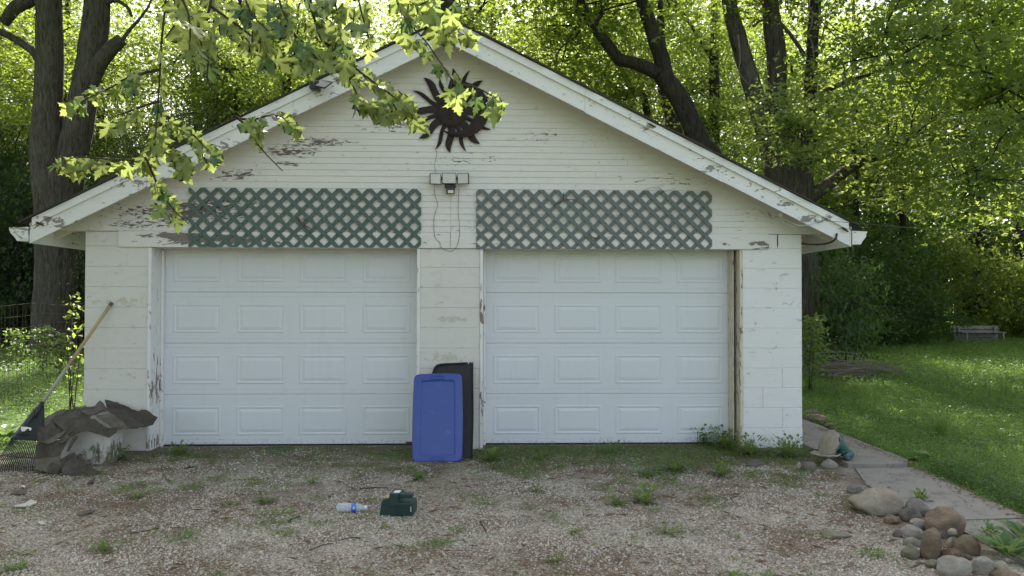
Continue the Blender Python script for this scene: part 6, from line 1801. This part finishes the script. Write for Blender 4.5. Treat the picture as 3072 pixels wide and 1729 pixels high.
for i, (x, y, z_, r_, m, lab) in enumerate(SH):
    tr = thing('shrub', (x, y, 0), lab, 'shrub', 'shrubs at the edge of the wood')
    for dx, dy in ((0, 0), (0.5, 0.2), (-0.5, 0.3)):
        limb(tr, [(x + dx * 0.3, y + dy * 0.3, -0.05), (x + dx * 1.2, y + dy, z_ * 1.1)], [0.022, 0.01], 'bark_dark', 5, 'stem', 1)
    crown(tr, (x, y, z_), (r_, r_ * 0.8, z_ * 1.05), m, SHRUB if r_ > 1.5 else CROWN_S, i, 'foliage')
    if r_ > 1.5 and not 15 < x < 22.5: crown(tr, (x + rng.uniform(-1.5, 1.5), y - 0.8, 1.0), (1.9, 1.2, 1.0), m, SHRUB, i + 1, 'foliage')
# dark cedar between the twin maple and the left roof
for i, (px_, py_, Y, h, r_, lab) in enumerate(((480, 620, 12.5, 7.4, 1.9, 'dark cedar standing behind the left roof slope'), (60, 640, 17.0, 6.4, 2.3, 'dark cedar behind the left edge of the photo'), (-40, 640, 21.0, 8.6, 3.0, 'tall dark cedar deep at the left edge'), (250, 560, 20.0, 8.4, 2.6, 'tall dark cedar behind the stems of the twin maple'), (620, 560, 17.0, 8.2, 2.2, 'dark cedar over the middle of the left roof slope'), (330, 560, 16.0, 6.2, 2.0, 'dark cedar just right of the twin maple'))):
    p = at(px_, py_, Y)
    tr = thing('cedar_tree', (p.x, Y, 0), lab, 'tree', 'dark cedars')
    limb(tr, [(p.x, Y, -0.1), (p.x, Y, h * 0.95)], [0.16, 0.02], 'bark_dark', 8, 'trunk', 3)
    crown(tr, (p.x, Y, h * 0.32), (r_, r_, h * 0.34), 'cedar', CEDAR, 0, 'foliage'); crown(tr, (p.x, Y, h * 0.66), (r_ * 0.75, r_ * 0.75, h * 0.33), 'cedar', CEDAR, 0, 'foliage')
# leafy bush at the garage's back right corner, sapling left of the left pier, weeds behind the fence
def bush(px_, py_, Y, w, h, n, label, size=(0.05, 0.09), m='weed', name='bush', cat='bush'):
    p = at(px_, py_, Y)
    tr = thing(name, (p.x, Y, 0), label, cat, 'bushes near the garage')
    for k in range(5):
        limb(tr, [(p.x + rng.uniform(-.05, .05), Y, -0.03), (p.x + rng.uniform(-w, w) * 0.5, Y + rng.uniform(-.2, .2), h * rng.uniform(0.6, 0.95))], [0.007, 0.003], 'twig', 5, 'stem', 1)
    C = np.stack([nr.normal(0, w * 0.42, n), nr.normal(0, w * 0.4, n), h * (0.12 + 0.9 * nr.random(n) ** 0.8)], 1)
    C[:, 0] *= 1.15 - 0.6 * C[:, 2] / h
    cl = leaf_cloud(C + np.array([p.x, Y, 0]), nr.uniform(size[0], size[1], n), OVAL, up=0.8)
    cloud_obj('foliage', cl, LEAF[m], tr, (p.x, Y, 0))
bush(2432, 1000, 4.6, 0.42, 1.25, 700, 'leafy green bush beside the back of the right wall', (0.06, 0.11))
bush(222, 950, 2.6, 0.20, 1.62, 85, 'leafy sapling at the outer edge of the left pier', (0.06, 0.11), 'mid', name='sapling', cat='sapling')
bush(55, 1060, 9.5, 0.35, 0.85, 240, 'tall pale weed behind the wire fence at the left edge', (0.08, 0.14), 'weed', 'tall_weed', 'weed')
bush(130, 1060, 8.6, 0.35, 0.95, 240, 'tall pale weed behind the wire fence near the garage', (0.08, 0.14), 'weed', 'tall_weed', 'weed')
bush(185, 1075, 8.2, 0.3, 0.8, 200, 'arching weed by the fence next to the left pier', (0.08, 0.14), 'weed', 'tall_weed', 'weed')

# ------------------------------------------------------------------ far woods closing the view
n = 30000
az = nr.uniform(-0.95, 0.95, n)
rr = nr.uniform(44, 60, n)
C = np.stack([np.sin(az) * rr, np.cos(az) * rr - 8, 11.0 * nr.random(n) ** 1.2], 1)
hmax = 10 + 2.0 * np.sin(az * 17) + 2 * np.sin(az * 41 + 1)
C = C[C[:, 2] < hmax]
fw = cloud_obj('far_woods', leaf_cloud(C, nr.uniform(0.5, 0.95, len(C)), MAPLE, up=0.4), LEAF['mid'])
tag(fw, 'far green wood closing the view behind all the trees', 'woods', kind='stuff')

# ------------------------------------------------------------------ near maple whose twigs hang into the picture
half_o = [(0.12, -0.02), (0.28, -0.07), (0.43, -0.05), (0.35, 0.05), (0.37, 0.12), (0.25, 0.13), (0.11, 0.15), (0.30, 0.27), (0.46, 0.29), (0.50, 0.38), (0.72, 0.55), (0.53, 0.53), (0.47, 0.62), (0.36, 0.50), (0.24, 0.41), (0.07, 0.31), (0.12, 0.52), (0.29, 0.64), (0.19, 0.69), (0.24, 0.83), (0.12, 0.82), (0.08, 0.94)]
outline = [(0, 0.02)] + half_o + [(0, 1.06)] + [(-x, y) for x, y in reversed(half_o)]
def leaf_mesh(seed, lm='near'):
    r_ = random.Random(seed)
    bm = bmesh.new()
    vs_ = [bm.verts.new((x * r_.uniform(0.93, 1.07), y * r_.uniform(0.96, 1.04) + 0.55, 0)) for x, y in outline]
    f = bm.faces.new(vs_)
    bmesh.ops.triangulate(bm, faces=[f])
    bd, fo, tw = r_.uniform(0.1, 0.45), r_.uniform(0.05, 0.3), r_.uniform(-0.25, 0.25)
    for v in bm.verts:
        x, y = v.co.x, v.co.y - 0.55
        v.co.z = fo * abs(x) - bd * y * y + tw * x * y + r_.uniform(-0.012, 0.012)
    # petiole
    w = 0.012
    q_ = [bm.verts.new(p) for p in ((-w, 0, 0.10), (w, 0, 0.10), (w, 0.58, 0.0), (-w, 0.58, 0.0), (0, 0, 0.08), (0, 0.58, -0.02))]
    bm.faces.new((q_[0], q_[1], q_[2], q_[3])); bm.faces.new((q_[0], q_[3], q_[5], q_[4])); bm.faces.new((q_[1], q_[4], q_[5], q_[2]))
    me = bpy.data.meshes.new('leaf')
    bm.to_mesh(me); bm.free()
    me.materials.append(LEAF[lm])
    me.polygons.foreach_set('use_smooth', [True] * len(me.polygons))
    return me
LEAVES = [leaf_mesh(500 + k) for k in range(8)]
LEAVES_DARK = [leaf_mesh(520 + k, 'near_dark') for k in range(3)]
nm = tree((-7.4, -4.6), 'near maple whose leafy twigs hang down in front of the gable', group='trees around the garage')
limb(nm, [(-7.4, -4.6, -0.2), (-7.3, -4.6, 2.5), (-6.9, -4.5, 4.6), (-6.4, -4.2, 7.5)], [0.36, 0.30, 0.24, 0.12], n=14, name='trunk')
limb(nm, [(-7.1, -4.6, 3.6), (-5.0, -4.6, 4.5), (-3.0, -4.5, 4.6), (-1.2, -4.5, 4.3), (0.6, -4.4, 3.9)], [0.17, 0.12, 0.08, 0.05, 0.025], n=9)
for c, r_ in (((-7.6, -3.6, 8.6), (3.0, 3.0, 2.4)), ((-6.4, -6.4, 7.4), (2.8, 2.8, 2.0)), ((-9.6, -5.4, 6.6), (2.6, 2.6, 2.0)), ((-7.2, -9.0, 5.2), (2.6, 2.6, 2.2)), ((-9.6, -9.6, 7.8), (3.0, 3.0, 2.4)), ((-4.6, -9.6, 7.6), (2.2, 2.2, 1.6)), ((-10.0, -2.4, 5.0), (2.2, 2.0, 1.8))):
    crown(nm, c, r_, 'bright', COARSE, 0)  # own crown, with unseen clumps added to block sky light on the left
limb(nm, [(-6.8, -4.4, 5.4), (-4.6, -2.6, 6.0), (-2.4, -1.0, 6.4), (0.4, -0.6, 6.5)], [0.15, 0.11, 0.07, 0.03], n=9)
for i, (c, r_) in enumerate((((-1.75, -0.8, 6.6), (0.6, 0.9, 0.4)),)):
    crown(nm, c, r_, 'bright', CROWN_S, i)  # small clump added out of view to shade the middle hanging leaves
S5 = 1.84
z5 = lambda x, y: (x / S5, y / S5)
TW = [  # twigs: zoom points, depth, number of leaves, leaf size, drift of the leaf tips (x, z)
    ([(930, -260), (915, 0), (890, 250), (880, 450), (865, 680), (855, 770)], -4.55, 12, 0.085, (0.1, -1), (0.35, 1.0)),
    ([(880, 385), (790, 405), (700, 435), (600, 490), (500, 535), (430, 575)], -4.5, 20, 0.092, (-0.7, -0.5), (0.1, 1.0)),
    ([(880, 560), (780, 590), (700, 620), (640, 640)], -4.45, 12, 0.085, (-0.3, -0.9), (0.1, 1.0)),
    ([(870, 620), (950, 660), (1050, 730), (1120, 800), (1150, 830)], -4.35, 16, 0.085, (0.4, -0.8), (0.1, 1.0)),
    ([(855, 760), (840, 830), (800, 880), (620, 880), (430, 868), (330, 890)], -4.4, 22, 0.09, (-0.5, -0.8), (0.15, 1.0)),
    ([(860, 700), (900, 780), (960, 850), (1000, 880)], -4.4, 14, 0.088, (0.3, -0.9), (0.1, 1.0)),
    ([(800, 870), (820, 905), (870, 1020), (950, 1150), (1040, 1235)], -4.45, 11, 0.09, (0.6, -0.8), (0.35, 0.8)),
    ([(1180, -260), (1165, 0), (1125, 170), (1150, 300), (1145, 430), (1190, 520), (1300, 640)], -4.6, 10, 0.095, (0.1, -1), (0.05, 0.6)),
    ([(1170, 40), (1310, 140), (1400, 210), (1480, 280)], -4.7, 14, 0.105, (0.4, -0.9), (0.05, 1.0)),
    ([(1300, 640), (1380, 720), (1450, 830), (1560, 945)], -4.35, 6, 0.09, (0.6, -0.7), (0.0, 0.5)),
    ([(1300, 655), (1400, 660), (1480, 640), (1560, 650), (1620, 720)], -4.3, 8, 0.088, (0.7, -0.7), (0.1, 1.0)),
    ([(1730, -260), (1715, 0), (1740, 120), (1800, 240), (1940, 460), (1980, 540), (2050, 590), (2140, 615)], -4.5, 30, 0.1, (0.7, -0.75), (0.1, 1.0)),
    ([(1800, 240), (1880, 300), (1990, 400), (2100, 480), (2200, 560), (2260, 660)], -4.4, 24, 0.098, (0.6, -0.8), (0.15, 1.0)),
    ([(1860, -200), (1850, 0), (1880, 150), (1910, 300)], -4.65, 12, 0.105, (0.2, -1), (0.15, 1.0)),
    ([(1520, -200), (1540, 0), (1600, 140), (1660, 230), (1760, 330)], -4.7, 20, 0.105, (0.3, -0.95), (0.15, 1.0)),
    ([(1960, -200), (1980, 0), (2010, 120), (2040, 220)], -4.75, 10, 0.105, (0.1, -1), (0.1, 1.0)),
    ([(1340, -160), (1350, -20), (1400, 90), (1480, 170)], -4.85, 12, 0.11, (0.2, -1), (0.1, 1.0)),
    ([(980, -160), (1000, -30), (1040, 80), (1050, 200), (1040, 300)], -4.85, 10, 0.108, (0.1, -1), (0.1, 1.0)),
    ([(2170, -220), (2180, -40), (2230, 90), (2350, 230), (2420, 330), (2500, 450)], -4.6, 15, 0.098, (0.1, -1), (0.25, 0.95)),
    ([(2330, 20), (2420, 80), (2510, 120), (2560, 150)], -4.65, 12, 0.1, (0.1, -1), (0.05, 1.0)),
    ([(2300, -200), (2340, -60), (2430, -10), (2530, 20)], -4.75, 10, 0.1, (0.1, -1), (0.2, 1.0)),
    ([(2500, 450), (2525, 466), (2615, 480), (2700, 520), (2750, 560)], -4.5, 14, 0.098, (0.35, -0.9), (0.0, 1.0)),
]
nl = 0
for pts, Y, n_, sz_, drift, rng_ in TW:
    P = []
    for i, (x, y) in enumerate(pts):
        P.append(at(x / S5, y / S5, Y + 0.05 * math.sin(i * 1.7 + Y * 9)))
    if pts[0][1] < -100:
        top_ = Vector((P[0].x + 0.1, -4.5, 4.25 - 0.15 * max(0, P[0].x)))
        P = [top_] + P
    P = smooth_path(P, 4)
    tw = part('twig', *tube_vf(P, lerp_list([0.0062, 0.0042, 0.002], len(P)), 6), MAT['twig'], nm, True)
    N = len(P)
    n_ = int(round(n_ * (0.75 if pts[-1][0] > 2400 else 0.95)))
    for k in range(n_):
        s = rng_[0] + (rng_[1] - rng_[0]) * (k + rng.random() * 0.8) / n_
        idx = min(N - 2, int(s * (N - 1)))
        base = P[idx].lerp(P[idx + 1], s * (N - 1) - idx if s < 1 else 1.0)
        tdir = (P[idx + 1] - P[idx]).normalized()
        sgn = 1 if k % 2 else -1
        outw = Vector((rng.uniform(-1, 1), rng.uniform(-1.0, 1.0), rng.uniform(-0.5, 0.3)))
        tipd = (Vector((drift[0], 0, drift[1])) * rng.uniform(0.4, 1.2) + outw * 0.75 + tdir * 0.35).normalized()
        nrm_ = Vector((rng.uniform(-0.8, 0.8), -1.0 if rng.random() < 0.6 else rng.uniform(-0.6, 0.6), rng.uniform(-0.2, 1.1)))
        zax = (nrm_ - tipd * nrm_.dot(tipd)).normalized()
        xax = tipd.cross(zax)
        M = Matrix((xax, tipd, zax)).transposed()
        s_ = sz_ * rng.uniform(0.52, 0.92)
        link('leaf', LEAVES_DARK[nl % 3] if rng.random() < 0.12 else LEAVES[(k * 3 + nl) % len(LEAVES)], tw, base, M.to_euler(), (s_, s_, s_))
        nl += 1
print('hanging leaves', nl)
